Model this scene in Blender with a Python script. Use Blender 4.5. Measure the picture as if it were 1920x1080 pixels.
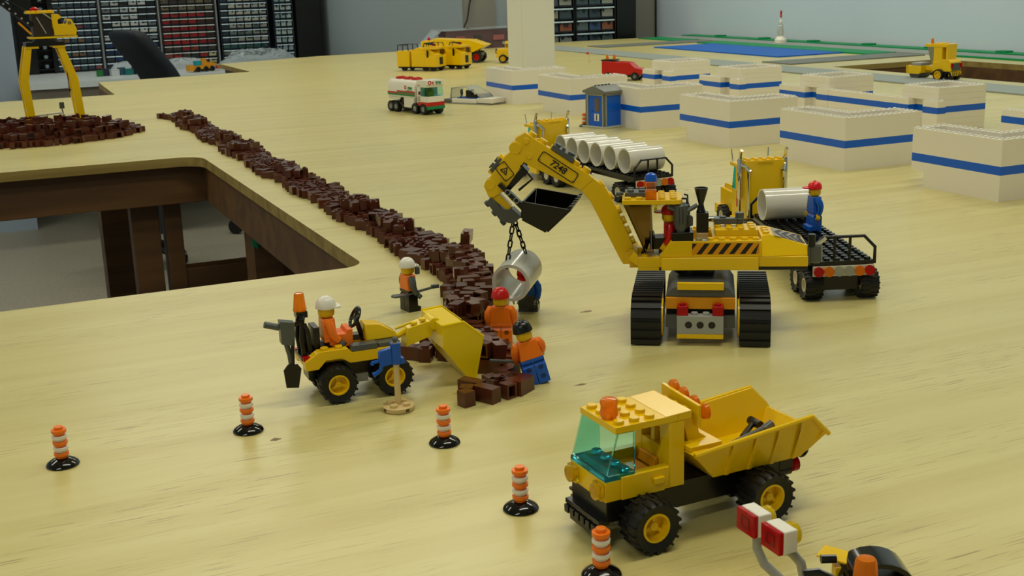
import bpy, bmesh, math, random
from mathutils import Vector, Matrix
PI = math.pi
MM = 0.001
TOP = 0.90            # height of the table top above the floor, metres
for o in list(bpy.data.objects):
    bpy.data.objects.remove(o)
scn = bpy.context.scene
COL = scn.collection

# ------------------------------------------------------------ camera, light, exposure
F_PX, PITCH, ROLL, CAM_H, YAW = 2270.07, 0.252593, -0.0311958, 253.715, 0.4129488
def cam_axes():
    d = Vector((0, math.cos(PITCH), -math.sin(PITCH))); u = Vector((0, math.sin(PITCH), math.cos(PITCH))); x = Vector((1, 0, 0))
    x2 = math.cos(ROLL)*x + math.sin(ROLL)*u; u2 = -math.sin(ROLL)*x + math.cos(ROLL)*u
    R = Matrix.Rotation(-YAW, 3, 'Z')
    return R@x2, R@u2, R@d
cx_, cu_, cd_ = cam_axes()
cam_data = bpy.data.cameras.new('camera')
cam = bpy.data.objects.new('camera', cam_data); COL.objects.link(cam)
m3 = Matrix((cx_, cu_, -cd_)).transposed()
cam.matrix_world = Matrix.Translation((0, 0, TOP + CAM_H*MM)) @ m3.to_4x4()
cam_data.sensor_width = 36; cam_data.lens = 36*F_PX/1920
cam_data.clip_start = 0.02; cam_data.clip_end = 60
cam_data.dof.use_dof = True; cam_data.dof.focus_distance = 0.85; cam_data.dof.aperture_fstop = 60
scn.camera = cam
scn.view_settings.view_transform = 'Standard'
scn.view_settings.look = 'None'
scn.view_settings.gamma = 1
scn.view_settings.use_curve_mapping = False
scn.view_settings.exposure = -0.46
world = bpy.data.worlds.new('world'); scn.world = world; world.use_nodes = True
world.node_tree.nodes['Background'].inputs[0].default_value = (0.75, 0.8, 0.85, 1)
world.node_tree.nodes['Background'].inputs[1].default_value = 0.25
CEIL = 2.75
LAMP_SPOTS = [(-1.2, -0.6), (-1.2, 2.0), (-1.2, 4.8), (0.6, 0.4), (0.6, 3.1), (0.9, 5.6), (1.9, 1.6), (1.9, 3.7)]
for i, (lx, ly) in enumerate(LAMP_SPOTS):
    ld = bpy.data.lights.new('tube_light', 'AREA'); ld.shape = 'RECTANGLE'; ld.size = 1.2; ld.size_y = 0.18
    ld.energy = 11.5; ld.color = (1.0, 0.98, 0.83)
    lo = bpy.data.objects.new('tube_light', ld); COL.objects.link(lo); lo.location = (lx, ly, CEIL - 0.09)

# ------------------------------------------------------------ materials
def srgb(h):
    if isinstance(h, str):
        c = [int(h[i:i+2], 16)/255 for i in (0, 2, 4)]
    else: c = [v/255 for v in h]
    return tuple((v/12.92 if v <= .04045 else ((v+.055)/1.055)**2.4) for v in c) + (1,)
MATS = {}
def mat(name, col, rough=0.3, metal=0, trans=0, spec=0.5, bump=0, bscale=400, ior=1.45, coat=0, vary=0, emit=0):
    if name in MATS: return MATS[name]
    m = bpy.data.materials.new(name); m.use_nodes = True; MATS[name] = m
    nt = m.node_tree; b = nt.nodes['Principled BSDF']
    b.inputs['Base Color'].default_value = srgb(col)
    b.inputs['Roughness'].default_value = rough; b.inputs['Metallic'].default_value = metal
    b.inputs['Transmission Weight'].default_value = trans; b.inputs['IOR'].default_value = ior
    b.inputs['Specular IOR Level'].default_value = spec
    b.inputs['Coat Weight'].default_value = coat
    if emit:
        b.inputs['Emission Color'].default_value = srgb(col); b.inputs['Emission Strength'].default_value = emit
    tc = nt.nodes.new('ShaderNodeTexCoord')
    if vary:
        n = nt.nodes.new('ShaderNodeTexNoise'); n.inputs['Scale'].default_value = 60; n.inputs['Detail'].default_value = 3
        nt.links.new(tc.outputs['Object'], n.inputs['Vector'])
        mx = nt.nodes.new('ShaderNodeMixRGB'); mx.blend_type = 'MULTIPLY'; mx.inputs[0].default_value = 1
        mx.inputs[1].default_value = srgb(col)
        cr = nt.nodes.new('ShaderNodeValToRGB'); cr.color_ramp.elements[0].color = (1-vary,)*3+(1,); cr.color_ramp.elements[1].color = (1, 1, 1, 1)
        cr.color_ramp.elements[0].position = .3; cr.color_ramp.elements[1].position = .7
        nt.links.new(n.outputs[0], cr.inputs[0]); nt.links.new(cr.outputs[0], mx.inputs[2]); nt.links.new(mx.outputs[0], b.inputs['Base Color'])
    if bump:
        n2 = nt.nodes.new('ShaderNodeTexNoise'); n2.inputs['Scale'].default_value = bscale; n2.inputs['Detail'].default_value = 4
        nt.links.new(tc.outputs['Object'], n2.inputs['Vector'])
        bp = nt.nodes.new('ShaderNodeBump'); bp.inputs['Strength'].default_value = bump; bp.inputs['Distance'].default_value = 0.002
        nt.links.new(n2.outputs[0], bp.inputs['Height']); nt.links.new(bp.outputs[0], b.inputs['Normal'])
    return m
def wood_mat(name, base, dark, rough, stretch=(1.2, 45, 45), streak=0.5, cracks=True, coat=0.0):
    m = bpy.data.materials.new(name); m.use_nodes = True; MATS[name] = m
    nt = m.node_tree; b = nt.nodes['Principled BSDF']; N = nt.nodes.new; L = nt.links.new
    tc = N('ShaderNodeTexCoord')
    def noise(sc, scale, det=4, dist=0.0):
        mp = N('ShaderNodeMapping'); mp.inputs['Scale'].default_value = sc; mp.inputs['Rotation'].default_value = (0, 0, 0.03)
        L(tc.outputs['Object'], mp.inputs[0]); n = N('ShaderNodeTexNoise'); n.inputs['Scale'].default_value = scale; n.inputs['Detail'].default_value = det
        n.inputs['Distortion'].default_value = dist; L(mp.outputs[0], n.inputs['Vector']); return n.outputs[0]
    def ramp(v, p0, c0, p1, c1):
        r = N('ShaderNodeValToRGB'); e = r.color_ramp.elements; e[0].position = p0; e[0].color = c0; e[1].position = p1; e[1].color = c1; L(v, r.inputs[0]); return r.outputs[0]
    a = noise(stretch, 1.0, 5, .6)
    col = ramp(a, .32, srgb(dark), .62, srgb(base))
    big = ramp(noise((1, 1.6, 1), 1.7, 2), .3, (.90, .93, .93, 1), .7, (1, 1, 1, 1))
    mx = N('ShaderNodeMixRGB'); mx.blend_type = 'MULTIPLY'; mx.inputs[0].default_value = 1; L(col, mx.inputs[1]); L(big, mx.inputs[2]); out = mx.outputs[0]
    if cracks:
        c = noise((30, 900, 900), 1.0, 3, .15); area = noise((3.2, 6.0, 1), 2.2, 3)
        cr = ramp(c, .585, (0, 0, 0, 1), .66, (1, 1, 1, 1)); ar = ramp(area, .44, (0, 0, 0, 1), .62, (1, 1, 1, 1))
        mm = N('ShaderNodeMixRGB'); mm.blend_type = 'MULTIPLY'; mm.inputs[0].default_value = 1; L(cr, mm.inputs[1]); L(ar, mm.inputs[2])
        sc = N('ShaderNodeMath'); sc.operation = 'MULTIPLY'; sc.inputs[1].default_value = streak; L(mm.outputs[0], sc.inputs[0])
        m2 = N('ShaderNodeMixRGB'); L(sc.outputs[0], m2.inputs[0]); L(out, m2.inputs[1]); m2.inputs[2].default_value = srgb((118, 92, 52)); out = m2.outputs[0]
    L(out, b.inputs['Base Color']); b.inputs['Roughness'].default_value = rough; b.inputs['Coat Weight'].default_value = coat; b.inputs['Coat Roughness'].default_value = .25
    bp = N('ShaderNodeBump'); bp.inputs['Strength'].default_value = .12; bp.inputs['Distance'].default_value = .001; L(a, bp.inputs['Height']); L(bp.outputs[0], b.inputs['Normal'])
    return m
YEL = mat('yellow_plastic', (238, 194, 4), .2)
YELD = mat('orange_yellow_plastic', (226, 150, 8), .25)
YELP = mat('pale_yellow_plastic', (246, 206, 40), .3)
BLK = mat('black_plastic', (13, 13, 13), .25)
RUB = mat('black_rubber', (15, 15, 14), .5)
DGR = mat('dark_grey_plastic', (82, 86, 84), .3)
LGR = mat('light_grey_plastic', (158, 160, 155), .3)
WHT = mat('white_plastic', (232, 228, 215), .25)
WHB = mat('white_brick_plastic', (240, 233, 216), .3)
STUDW = mat('white_stud_plastic', (230, 228, 216), .3)
BLU = mat('blue_plastic', (10, 86, 188), .3)
BLUV = mat('vivid_blue_plastic', (10, 96, 214), .3)
RED = mat('red_plastic', (196, 22, 14), .25)
GRN = mat('green_plastic', (10, 128, 76), .3)
BRN = mat('brown_plastic', (88, 44, 28), .2, vary=.2)
TAN = mat('tan_plastic', (214, 188, 130), .3)
ORG = mat('orange_plastic', (246, 122, 22), .28)
CHR = mat('chrome', (215, 212, 200), .08, metal=1)
SKN = mat('yellow_head_plastic', (230, 186, 10), .25)
TORG = mat('clear_orange_plastic', (255, 148, 22), .12, trans=.55, ior=1.3)
TRED = mat('clear_red_plastic', (210, 14, 24), .15, trans=.45, ior=1.3)
TBLU = mat('clear_aqua_plastic', (184, 238, 240), .03, trans=1, ior=1.12)
TBLD = mat('clear_aqua_thick_plastic', (60, 200, 215), .05, trans=.85, ior=1.2)
TYEL = mat('clear_yellow_plastic', (255, 226, 40), .08, trans=.8, ior=1.3)
TCLR = mat('clear_plastic', (226, 230, 228), .06, trans=.85, ior=1.3)
SMOK = mat('smoked_clear_plastic', (172, 154, 116), .05, trans=1, ior=1.12)
PVC = mat('white_pipe_plastic', (216, 213, 202), .06)
INK = mat('black_print', (16, 14, 12), .4)
TABLE = wood_mat('table_plywood', (212, 199, 132), (202, 186, 116), .36, coat=.3, streak=.7)
EDGE = wood_mat('plywood_edge', (172, 146, 76), (140, 112, 50), .6, cracks=False)
BOARD = wood_mat('brown_board', (112, 76, 36), (84, 54, 24), .55, stretch=(2, 30, 30), cracks=False)
CONC = mat('floor_concrete', (158, 152, 136), .45, vary=.18, bump=.1, bscale=40)
WALLC = mat('wall_paint_grey', (164, 178, 184), .75, bump=.5, bscale=30)
WALLR = mat('wall_paint_pale', (206, 222, 238), .75, bump=.5, bscale=30)
PLAST = mat('clear_film', (232, 240, 246), .06, trans=.85, ior=1.15)

# ------------------------------------------------------------ mesh builder (local units: millimetres)
class G:
    def __init__(s): s.v = []; s.f = []; s.k = []; s.M = Matrix(); s.c = 0
    def add(s, vs, fs):
        n = len(s.v); M = s.M
        s.v += [tuple(M @ Vector(p)) for p in vs]; s.f += [[n+i for i in f] for f in fs]; s.k += [s.c]*len(fs); return s
    def box(s, x0, y0, z0, x1, y1, z1):
        return s.add([(x0,y0,z0),(x1,y0,z0),(x1,y1,z0),(x0,y1,z0),(x0,y0,z1),(x1,y0,z1),(x1,y1,z1),(x0,y1,z1)],
                     [(0,3,2,1),(4,5,6,7),(0,1,5,4),(1,2,6,5),(2,3,7,6),(3,0,4,7)])
    def prism(s, pts, ax, a, b):
        def P(p, t): return (t, p[0], p[1]) if ax == 'x' else ((p[0], t, p[1]) if ax == 'y' else (p[0], p[1], t))
        n = len(pts); vs = [P(p, a) for p in pts] + [P(p, b) for p in pts]
        return s.add(vs, [list(range(n))[::-1], [n+i for i in range(n)]] + [[i, (i+1) % n, n+(i+1) % n, n+i] for i in range(n)])
    def cyl(s, p0, p1, r0, r1=None, n=16, cap=True):
        r1 = r0 if r1 is None else r1
        p0 = Vector(p0); p1 = Vector(p1); d = (p1-p0).normalized(); a = d.orthogonal().normalized(); b = d.cross(a)
        vs = []
        for p, r in ((p0, r0), (p1, r1)):
            for i in range(n):
                t = 2*PI*i/n; vs.append(tuple(p + a*(r*math.cos(t)) + b*(r*math.sin(t))))
        fs = [[i, (i+1) % n, n+(i+1) % n, n+i] for i in range(n)]
        if cap: fs += [list(range(n))[::-1], [n+i for i in range(n)]]
        return s.add(vs, fs)
    def tubering(s, p0, p1, ro, ri, n=24):
        p0 = Vector(p0); p1 = Vector(p1); d = (p1-p0).normalized(); a = d.orthogonal().normalized(); b = d.cross(a); vs = []
        for p, r in ((p0, ro), (p1, ro), (p1, ri), (p0, ri)):
            for i in range(n):
                t = 2*PI*i/n; vs.append(tuple(p + a*(r*math.cos(t)) + b*(r*math.sin(t))))
        return s.add(vs, [[k*n+i, k*n+(i+1) % n, ((k+1) % 4)*n+(i+1) % n, ((k+1) % 4)*n+i] for k in range(4) for i in range(n)])
    def tube(s, path, r, n=8):
        P = [Vector(p) for p in path]; vs = []; a = None
        for i, p in enumerate(P):
            d = ((P[min(i+1, len(P)-1)]-p).normalized() + (p-P[max(i-1, 0)]).normalized())
            d = d.normalized() if d.length > 1e-6 else Vector((0, 0, 1))
            a = d.orthogonal().normalized() if a is None else (a - d*a.dot(d)).normalized()
            b = d.cross(a); rr = r[i] if isinstance(r, (list, tuple)) else r
            for k in range(n):
                t = 2*PI*k/n; vs.append(tuple(p + a*(rr*math.cos(t)) + b*(rr*math.sin(t))))
        m = len(P)
        fs = [[i*n+k, i*n+(k+1) % n, (i+1)*n+(k+1) % n, (i+1)*n+k] for i in range(m-1) for k in range(n)]
        return s.add(vs, fs + [list(range(n))[::-1], [(m-1)*n+k for k in range(n)]])
    def lathe(s, prof, c=(0, 0, 0), n=20, ax='z', closed=False):
        vs = []; m = len(prof)
        for r, h in prof:
            for i in range(n):
                t = 2*PI*i/n; x, y = r*math.cos(t), r*math.sin(t)
                p = (x, y, h) if ax == 'z' else ((x, h, y) if ax == 'y' else (h, x, y))
                vs.append((p[0]+c[0], p[1]+c[1], p[2]+c[2]))
        mm = m if closed else m-1
        fs = [[k*n+i, k*n+(i+1) % n, ((k+1) % m)*n+(i+1) % n, ((k+1) % m)*n+i] for k in range(mm) for i in range(n)]
        if not closed: fs += [list(range(n))[::-1], [(m-1)*n+i for i in range(n)]]
        return s.add(vs, fs)
    def stud(s, x, y, z, n=12): return s.cyl((x, y, z-.2), (x, y, z+1.7), 2.4, n=n)
    def studs(s, x0, y0, z, nx, ny, n=12, skip=()):
        for i in range(nx):
            for j in range(ny):
                if (i, j) not in skip: s.stud(x0+4+8*i, y0+4+8*j, z, n)
        return s
    def brick(s, x0, y0, z0, nx, ny, h=9.6, st=True, n=12, skip=()):
        g = .06; s.box(x0+g, y0+g, z0+g, x0+8*nx-g, y0+8*ny-g, z0+h)
        if st: s.studs(x0, y0, z0+h, nx, ny, n, skip)
        return s
    def mesh(s, name, mats, smooth=True):
        me = bpy.data.meshes.new(name); me.from_pydata([(x*MM, y*MM, z*MM) for x, y, z in s.v], [], s.f)
        for m in (mats if isinstance(mats, (list, tuple)) else [mats]): me.materials.append(m)
        me.polygons.foreach_set('material_index', s.k)
        bm = bmesh.new(); bm.from_mesh(me); bmesh.ops.recalc_face_normals(bm, faces=bm.faces); bm.to_mesh(me); bm.free()
        if smooth:
            me.shade_smooth(); me.set_sharp_from_angle(angle=0.6)
        return me
    def build(s, name, mats, parent=None, bev=0, loc=None):
        o = bpy.data.objects.new(name, s.mesh(name, mats)); COL.objects.link(o); o.parent = parent
        if loc: o.location = [c*MM for c in loc]
        if bev:
            b = o.modifiers.new('bevel', 'BEVEL'); b.width = bev*MM; b.segments = 2; b.limit_method = 'ANGLE'; b.angle_limit = .7
        return o
def tag(o, label, cat, group=None, kind=None):
    o['label'] = label; o['category'] = cat
    if group: o['group'] = group
    if kind: o['kind'] = kind
    return o
def place(o, x, y, z=0, az=0):
    o.location = (x*MM, y*MM, TOP + z*MM); o.rotation_euler = (0, 0, math.radians(az)); return o
def thing(name, label, cat, x, y, az=0, z=0, group=None):
    o = bpy.data.objects.new(name, None); COL.objects.link(o); o.empty_display_size = .01
    return tag(place(o, x, y, z, az), label, cat, group)
def struct(name, g, m, **k):
    o = g.build(name, m, **k); o['kind'] = 'structure'; return o
def kids(o): return [c for c in bpy.data.objects if c.parent == o]
def dup(root, label=None, parent=None):
    c = root.copy(); COL.objects.link(c); c.parent = parent
    if label: c['label'] = label
    for ch in list(root.children): dup(ch, None, c)
    return c
def partat(me, name, parent, loc=(0, 0, 0), rot=(0, 0, 0)):
    o = bpy.data.objects.new(name, me); COL.objects.link(o); o.parent = parent; o.location = [c*MM for c in loc]; o.rotation_euler = rot; return o
def lettering(txt, size, name, m, parent, M, depth=.15, shear=0, bold=0):
    cu = bpy.data.curves.new(name, 'FONT'); cu.body = txt; cu.size = size*MM; cu.extrude = depth*MM/2; cu.align_x = 'CENTER'; cu.align_y = 'CENTER'; cu.shear = shear; cu.offset = bold*MM
    t = bpy.data.objects.new(name, cu); COL.objects.link(t); dg = bpy.context.evaluated_depsgraph_get()
    me = bpy.data.meshes.new_from_object(t.evaluated_get(dg)); bpy.data.objects.remove(t)
    me.materials.clear(); me.materials.append(m)
    o = bpy.data.objects.new(name, me); COL.objects.link(o); o.parent = parent
    S = Matrix.Scale(MM, 4); o.matrix_local = Matrix.Translation(M.to_translation()*MM) @ M.to_3x3().to_4x4(); return o
def basis(o, x, z):   # matrix at o (mm) with local x along x, local z (face normal) along z
    x = Vector(x).normalized(); z = Vector(z).normalized(); y = z.cross(x)
    return Matrix.Translation(o) @ Matrix((x, y, z)).transposed().to_4x4()
def l2w(P0, az, x, y):
    a = math.radians(az); return P0[0]+x*math.cos(a)-y*math.sin(a), P0[1]+x*math.sin(a)+y*math.cos(a)

# wheels: tyre with treads and a rim as its child
_wh = {}
def wheel(parent, x, y, z, R, w, rr, side, rim=YEL, treads=18, spokes=True, dish=.18):
    key = (R, w, rr, side, rim.name, treads)
    if key not in _wh:
        t = G(); h = w/2; n = 32
        t.lathe([(rr, -h*.8), (R*.88, -h), (R*.96, -h*.7), (R*.96, h*.7), (R*.88, h), (rr, h*.8)], n=n, ax='y', closed=True)
        if treads:
            for i in range(treads):
                for sgn, off in ((1, 0), (-1, .5)):
                    a = 2*PI*(i+off)/treads; t.M = Matrix.Rotation(a, 4, 'Y')
                    t.prism([(-R*.055, R*.86), (R*.055, R*.86), (R*.045, R), (-R*.045, R)], 'y', sgn*h*.08, sgn*h*1.02)
            t.M = Matrix()
        r = G(); o = side*h*.86; i_ = side*h*dish
        r.lathe([(rr*1.02, -side*h*.7), (rr*1.06, o), (rr*.9, o*1.02), (rr*.8, i_), (rr*.3, i_), (rr*.3, o*.62), (.2, o*.62), (.2, -side*h*.7)], n=24, ax='y')
        if spokes:
            for i in range(3):
                r.M = Matrix.Rotation(2*PI*i/3+.4, 4, 'Y'); r.box(rr*.2, min(i_, o*.5), -rr*.14, rr*.86, max(i_, o*.5), rr*.14)
            r.M = Matrix()
        _wh[key] = (t.mesh('tyre', RUB), r.mesh('rim', rim))
    a, b = _wh[key]; o = partat(a, 'wheel', parent, (x, y, z)); partat(b, 'rim', o); return o

# ============================================================ THE SETTING
rnd = random.Random(7)
F0 = -TOP/MM
CZ = (CEIL-TOP)/MM
def S(name, boxes, m, z=TOP):
    g = G()
    for b in boxes: g.box(*b)
    o = struct(name, g, m); o.location = (0, 0, z); return o
S('floor', [(-2700, -2700, F0-60, 2800, 6900, F0)], CONC)
S('ceiling', [(-2700, -2700, CZ, 2800, 6900, CZ+60)], mat('ceiling_paint', (226, 226, 218), .8))
S('wall_right', [(2700, -2700, F0, 2800, 4560, CZ)], WALLR)
S('wall_rear', [(1821, 4560, F0, 2800, 4660, CZ)], WALLC)
S('wall_side', [(1821, 4660, F0, 1921, 6800, CZ)], WALLC)
S('wall_back', [(-2700, 6700, F0, 1821, 6800, CZ)], WALLC)
S('wall_left', [(-2700, 6380, F0, 228, 6480, CZ)], mat('wall_paint_blue_grey', (146, 160, 178), .75, bump=.4, bscale=30))
S('wall_far_left', [(-2700, -2700, F0, -2600, 6380, CZ)], WALLR)
S('wall_behind', [(-2600, -2700, F0, 2700, -2600, CZ)], WALLR)
S('trim_1', [(1821, 4535, F0, 1950, 4560, CZ)], mat('pilaster_paint', (140, 138, 128), .7))
S('trim_2', [(2530, 4535, F0, 2600, 4560, CZ), (2600, 4548, F0, 2700, 4560, CZ)], mat('pilaster_paint', (140, 138, 128), .7))
for i, (lx, ly) in enumerate(LAMP_SPOTS):
    w = ['by the far left wall', 'above the aisle', 'over the table']
    t = thing('ceiling_light', 'fluorescent ceiling light fixture overhead, out of the picture', 'light', lx*1000, ly*1000, 0, CZ, group='fluorescent ceiling lights')
    g = G(); g.box(-620, -160, -55, 620, 160, 0); g.build('housing', WHT, t)
    g = G(); g.box(-600, -140, -62, 600, 140, -56); g.build('diffuser', mat('lamp_diffuser', (255, 248, 225), .5, emit=5), t)

# ---- the layout table: sheets of plywood, aprons, legs, lower shelf
table = thing('layout_table', 'large plywood layout table painted pale yellow with two cut-out aisles', 'table', 0, 0)
def arc(cx, cy, r, a0, a1, n=6): return [(cx+r*math.cos(math.radians(a0+(a1-a0)*i/n)), cy+r*math.sin(math.radians(a0+(a1-a0)*i/n))) for i in range(n+1)]
g_ = .35
SH = [[(-900,-400),(2043-g_,-400),(2043-g_,1231-g_),(312,1231-g_)] + arc(290,1067,22,0,-90) + [(-700,1045),(-700,1231-g_),(-900,1231-g_)],
      [(312,1231+g_),(2043-g_,1231+g_),(2043-g_,1684-g_),(312,1684-g_)],
      [(-900,1231+g_),(-700,1231+g_),(-700,1889)] + arc(272,1849,40,90,0) + [(312,1684+g_),(2043,1684+g_),(2043,2560),(2680,2560+g_),(2680,4235),(2103,4243),(1142,4222),(767,4093),(772,3650),(333,3585),(326,3134),(-900,3134)],
      [(2400,600+g_),(2680,600+g_),(2680,2560-g_),(2400,2560-g_)], [(2043+g_,-400),(2680,-400),(2680,600-g_),(2043+g_,600-g_)]]
for p in SH:
    g = G(); n = len(p); g.prism(p, 'z', -14, 0); g.k = [1, 0] + [1]*n
    g.k[0] = 1; g.build('plywood_sheet', [TABLE, EDGE], table)
ap = [(-700,1907,-74,330,1945,-14.2),(318,1010,-74,356,1906.5,-14.2),(-738,1000,-74,317.5,1038,-14.2),(-738,1038.5,-74,-702,1945,-14.2),
      (-900,3090,-74,300,3128,-14.2),(330,3090,-74,368,3570,-14.2),(370,3560,-74,810,3598,-14.2),(780,3600,-74,818,4080,-14.2),
      (2400,640,-74,2438,2600,-14.2),(2005,600,-74,2042,2600,-14.2),(2043,2562,-74,2399,2600,-14.2),(820,4060,-74,2670,4098,-14.2)]
for b in ap:
    g = G(); g.box(*b); g.build('apron_board', BOARD, table, bev=1)
for x0, y0, dx, dy in [(206,1946,42,38),(257,1946,26,38),(344,1705,42,60),(-620,1946,89,38),(1100,1200,89,89),(1100,2900,89,89),(1700,3960,89,89),(2440,1000,89,89),(2440,2500,89,89),(700,400,89,89),(-800,2900,89,89),(-800,0,89,89),(250,3000,89,89)]:
    g = G(); g.box(x0, y0, F0, x0+dx, y0+dy, -14.2); g.build('leg', BOARD, table, bev=1)
for b in [(268.5,1950,-232,700,1986,-188),(379,1600,-232,1100,1640,-188),(307.5,1990,-330,900,2028,-290)]:
    g = G(); g.box(*b); g.build('stretcher', BOARD, table, bev=1)
g = G(); g.box(300, 1640, -352, 1100, 1948, -335); g.build('lower_shelf', BOARD, table)
g = G(); g.box(318, 1774, -334.5, 400, 1925, -262); g.box(314, 1770, -262, 404, 1929, -256)
b = g.build('storage_bin', mat('grey_green_bin', (84, 100, 98), .4)); place(b, 0, 0); tag(b, 'grey green lidded storage bin on the shelf under the table', 'bin')
def bag(name, x, y, z, sx, sy, sz, label, m=PLAST, seed=1, group=None):
    r = random.Random(seed); g = G(); nx, ny = 30, 16; vs = []; fs = []
    ph = [(r.uniform(0, 6), r.uniform(3, 9), r.uniform(3, 9), r.uniform(.04, .16)) for _ in range(9)]
    for j in range(ny+1):
        for i in range(nx+1):
            u, v = i/nx, j/ny; e = min(1, 5*min(u, 1-u))*min(1, 4*min(v, 1-v))
            h = e*(.45+.35*math.sin(PI*u)*math.sin(PI*v)) + e*sum(a*abs(math.sin(p+fx*u*3+fy*v*3)) for p, fx, fy, a in ph)*.5
            vs.append((sx*(u-.5)*(1+.06*math.sin(9*v+seed)), sy*(v-.5)*(1+.08*math.sin(11*u+seed)), sz*h+r.uniform(0, sz*.22)*e + .4))
    for j in range(ny):
        for i in range(nx): k = j*(nx+1)+i; fs.append([k, k+1, k+nx+2, k+nx+1])
    g.add(vs, fs); o = g.build(name, m); o.data.set_sharp_from_angle(angle=.15); place(o, x, y, z, 0); tag(o, label, 'plastic bag', group); return o
bag('plastic_bag', 640, 1800, -334.5, 400, 180, 60, 'crumpled clear plastic bag lying on the shelf under the table', seed=3)
g = G()
for k in range(5):
    a = k*.9; g.tube([(4*math.cos(a), 4*math.sin(a), 0), (7*math.cos(a), 6*math.sin(a), -18), (8*math.cos(a+.6), 7*math.sin(a+.6), -38)], [3, 5, 2.2], 6)
cl = g.build('hanging_cloth', mat('green_cloth', (16, 116, 84), .9)); place(cl, 352, 1700, -74.5); tag(cl, 'crumpled green cloth hanging under the table edge', 'cloth')
g = G(); g.cyl((-12, 0, 35), (12, 0, 35), 35, n=24); g.cyl((0, 0, 60), (0, 0, 82), 8); g.prism([(-22, 38), (22, 38), (14, 70), (-14, 70)], 'x', -18, -13)
cw = g.build('caster_wheel', BLK); place(cw, 1080, 5720, F0, 40); tag(cw, 'black caster wheel standing on the concrete floor beyond the aisle', 'wheel')

for kx, ky, rx, ry in [(415, 804, 5, 2.2), (135, 653, 3, 2), (332, 653, 4, 1.4), (715, 1547, 2, 1), (766, 1220, 4, 1.2)]:
    g = G(); pts_ = [(rx*math.cos(a)*(1+.25*math.sin(3*a+rx)), ry*math.sin(a)*(1+.2*math.cos(4*a))) for a in [2*PI*i/18 for i in range(18)]]
    g.prism(pts_, 'z', -.3, .06); g.build('wood_knot', mat('knot_brown', (122, 94, 52), .5), table, loc=(kx, ky, 0))
# ---- white post through the table
g = G(); g.box(1261, 2767, .1, 1350, 2856, CZ)
post = g.build('support_post', mat('post_paint', (226, 226, 214), .45), bev=1.5); place(post, 0, 0); tag(post, 'square white painted post rising through the table behind the brick buildings', 'post')

# ---- desk, cabinets of drawers and what stands there
desk = thing('desk', 'long white topped desk below the drawer cabinets', 'desk', 246, 5850, 0, 0)
g = G(); g.box(0, 0, -178, 1388, 840, -150); g.build('desk_top', mat('white_laminate', (206, 216, 220), .3), desk)
g = G(); g.box(4, 20, -300, 1384, 50, -178.5); g.build('front_panel', mat('grey_brown_panel', (118, 112, 100), .6), desk)
g = G(); g.box(10, 60, -420, 50, 500, -178.5); g.build('leg', mat('dark_metal', (40, 40, 42), .5), desk)
for x in (500, 1320):
    g = G(); g.box(x, 60, F0, x+40, 820, -178.5); g.build('leg', mat('dark_metal', (40, 40, 42), .5), desk)
def srgbm(c): return mat('drawer_content_%02x%02x%02x' % c, c, .35)
DARKB = mat('cabinet_dark_blue', (22, 30, 44), .45); LIP = mat('drawer_lip', (206, 228, 240), .3); LIPS = mat('drawer_lip_steel', (196, 200, 196), .3)
_dr = {}
def drawer_mesh(w, h, c, seed, lip):
    key = (w, h, c, seed, lip.name)
    if key not in _dr:
        r = random.Random(seed); g = G()
        g.box(1.5, 0, 1.5, w-1.5, 120, h*.12+1.5)
        g.box(1.5, 6, 1.5, w-1.5, 120, h-4)
        g.c = 1; pts = [(2.5, h*.14)]; pts.append((w-2.5, h*.14)); n = 7
        for i in range(n, -1, -1): pts.append((2.5+(w-5)*i/n, h*(.45+.38*r.random())))
        g.prism(pts, 'y', 3.2, 5.9)
        g.c = 2; g.box(.5, -7, h-8.5, w-.5, 5, h-3.5)
        g.c = 0; g.box(w*.35, -4, h*.5, w*.65, 3.2, h*.62) if seed % 4 == 0 else None
        _dr[key] = g.mesh('drawer', [mat('drawer_dark_tray', (30, 40, 52), .3), srgbm(c), lip], smooth=False)
    return _dr[key]
def cabinet(x0, x1, ncol, z0, pitch, nrow, Y, pal, label, lip, group, seed, frame=DARKB):
    t = thing('drawer_cabinet', label, 'cabinet', x0, Y, 0, z0, group)
    W = x1-x0; H = pitch*nrow+12; g = G()
    g.box(0, 12, 0, 6, 150, H); g.box(W-6, 12, 0, W, 150, H); g.box(6, 12, 0, W-6, 150, 5.5); g.box(6, 12, H-6, W-6, 150, H); g.box(6, 135, 5.6, W-6, 150, H-6.1)
    g.box(0, 0, 0, 5, 12, H); g.box(W-5, 0, 0, W, 12, H)
    cw_ = (W-12)/ncol
    for i in range(1, ncol): g.box(6+cw_*i-1, 4, 6, 6+cw_*i+1, 134, H-6.2)
    for j in range(1, nrow): g.box(6, 4, 6+pitch*j-1.2, W-6, 134, 6+pitch*j)
    g.build('cabinet_frame', frame, t)
    r = random.Random(seed)
    for j in range(nrow):
        for i in range(ncol):
            c = pal(i/ncol, 1-j/nrow, r)
            partat(drawer_mesh(round(cw_-2.5, 1), pitch-2, c, r.randrange(6), lip), 'drawer', t, (6+cw_*i+1.2, 4, 6+pitch*j))
    return t
def ch(r, *cs): return cs[r.randrange(len(cs))]
def p_blue(u, v, r): return ch(r, (56,72,90),(64,82,98),(52,66,84),(76,94,104),(54,84,92),(130,100,70),(140,70,70)) if r.random() < .6 else (60,78,96)
def p_wb(u, v, r):
    if v < .74: return ch(r, (200,206,204),(190,196,196),(212,214,208),(26,30,34),(120,130,132))
    return ch(r, (36,44,52),(30,54,96),(90,84,76),(40,46,52),(30,60,110))
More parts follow.
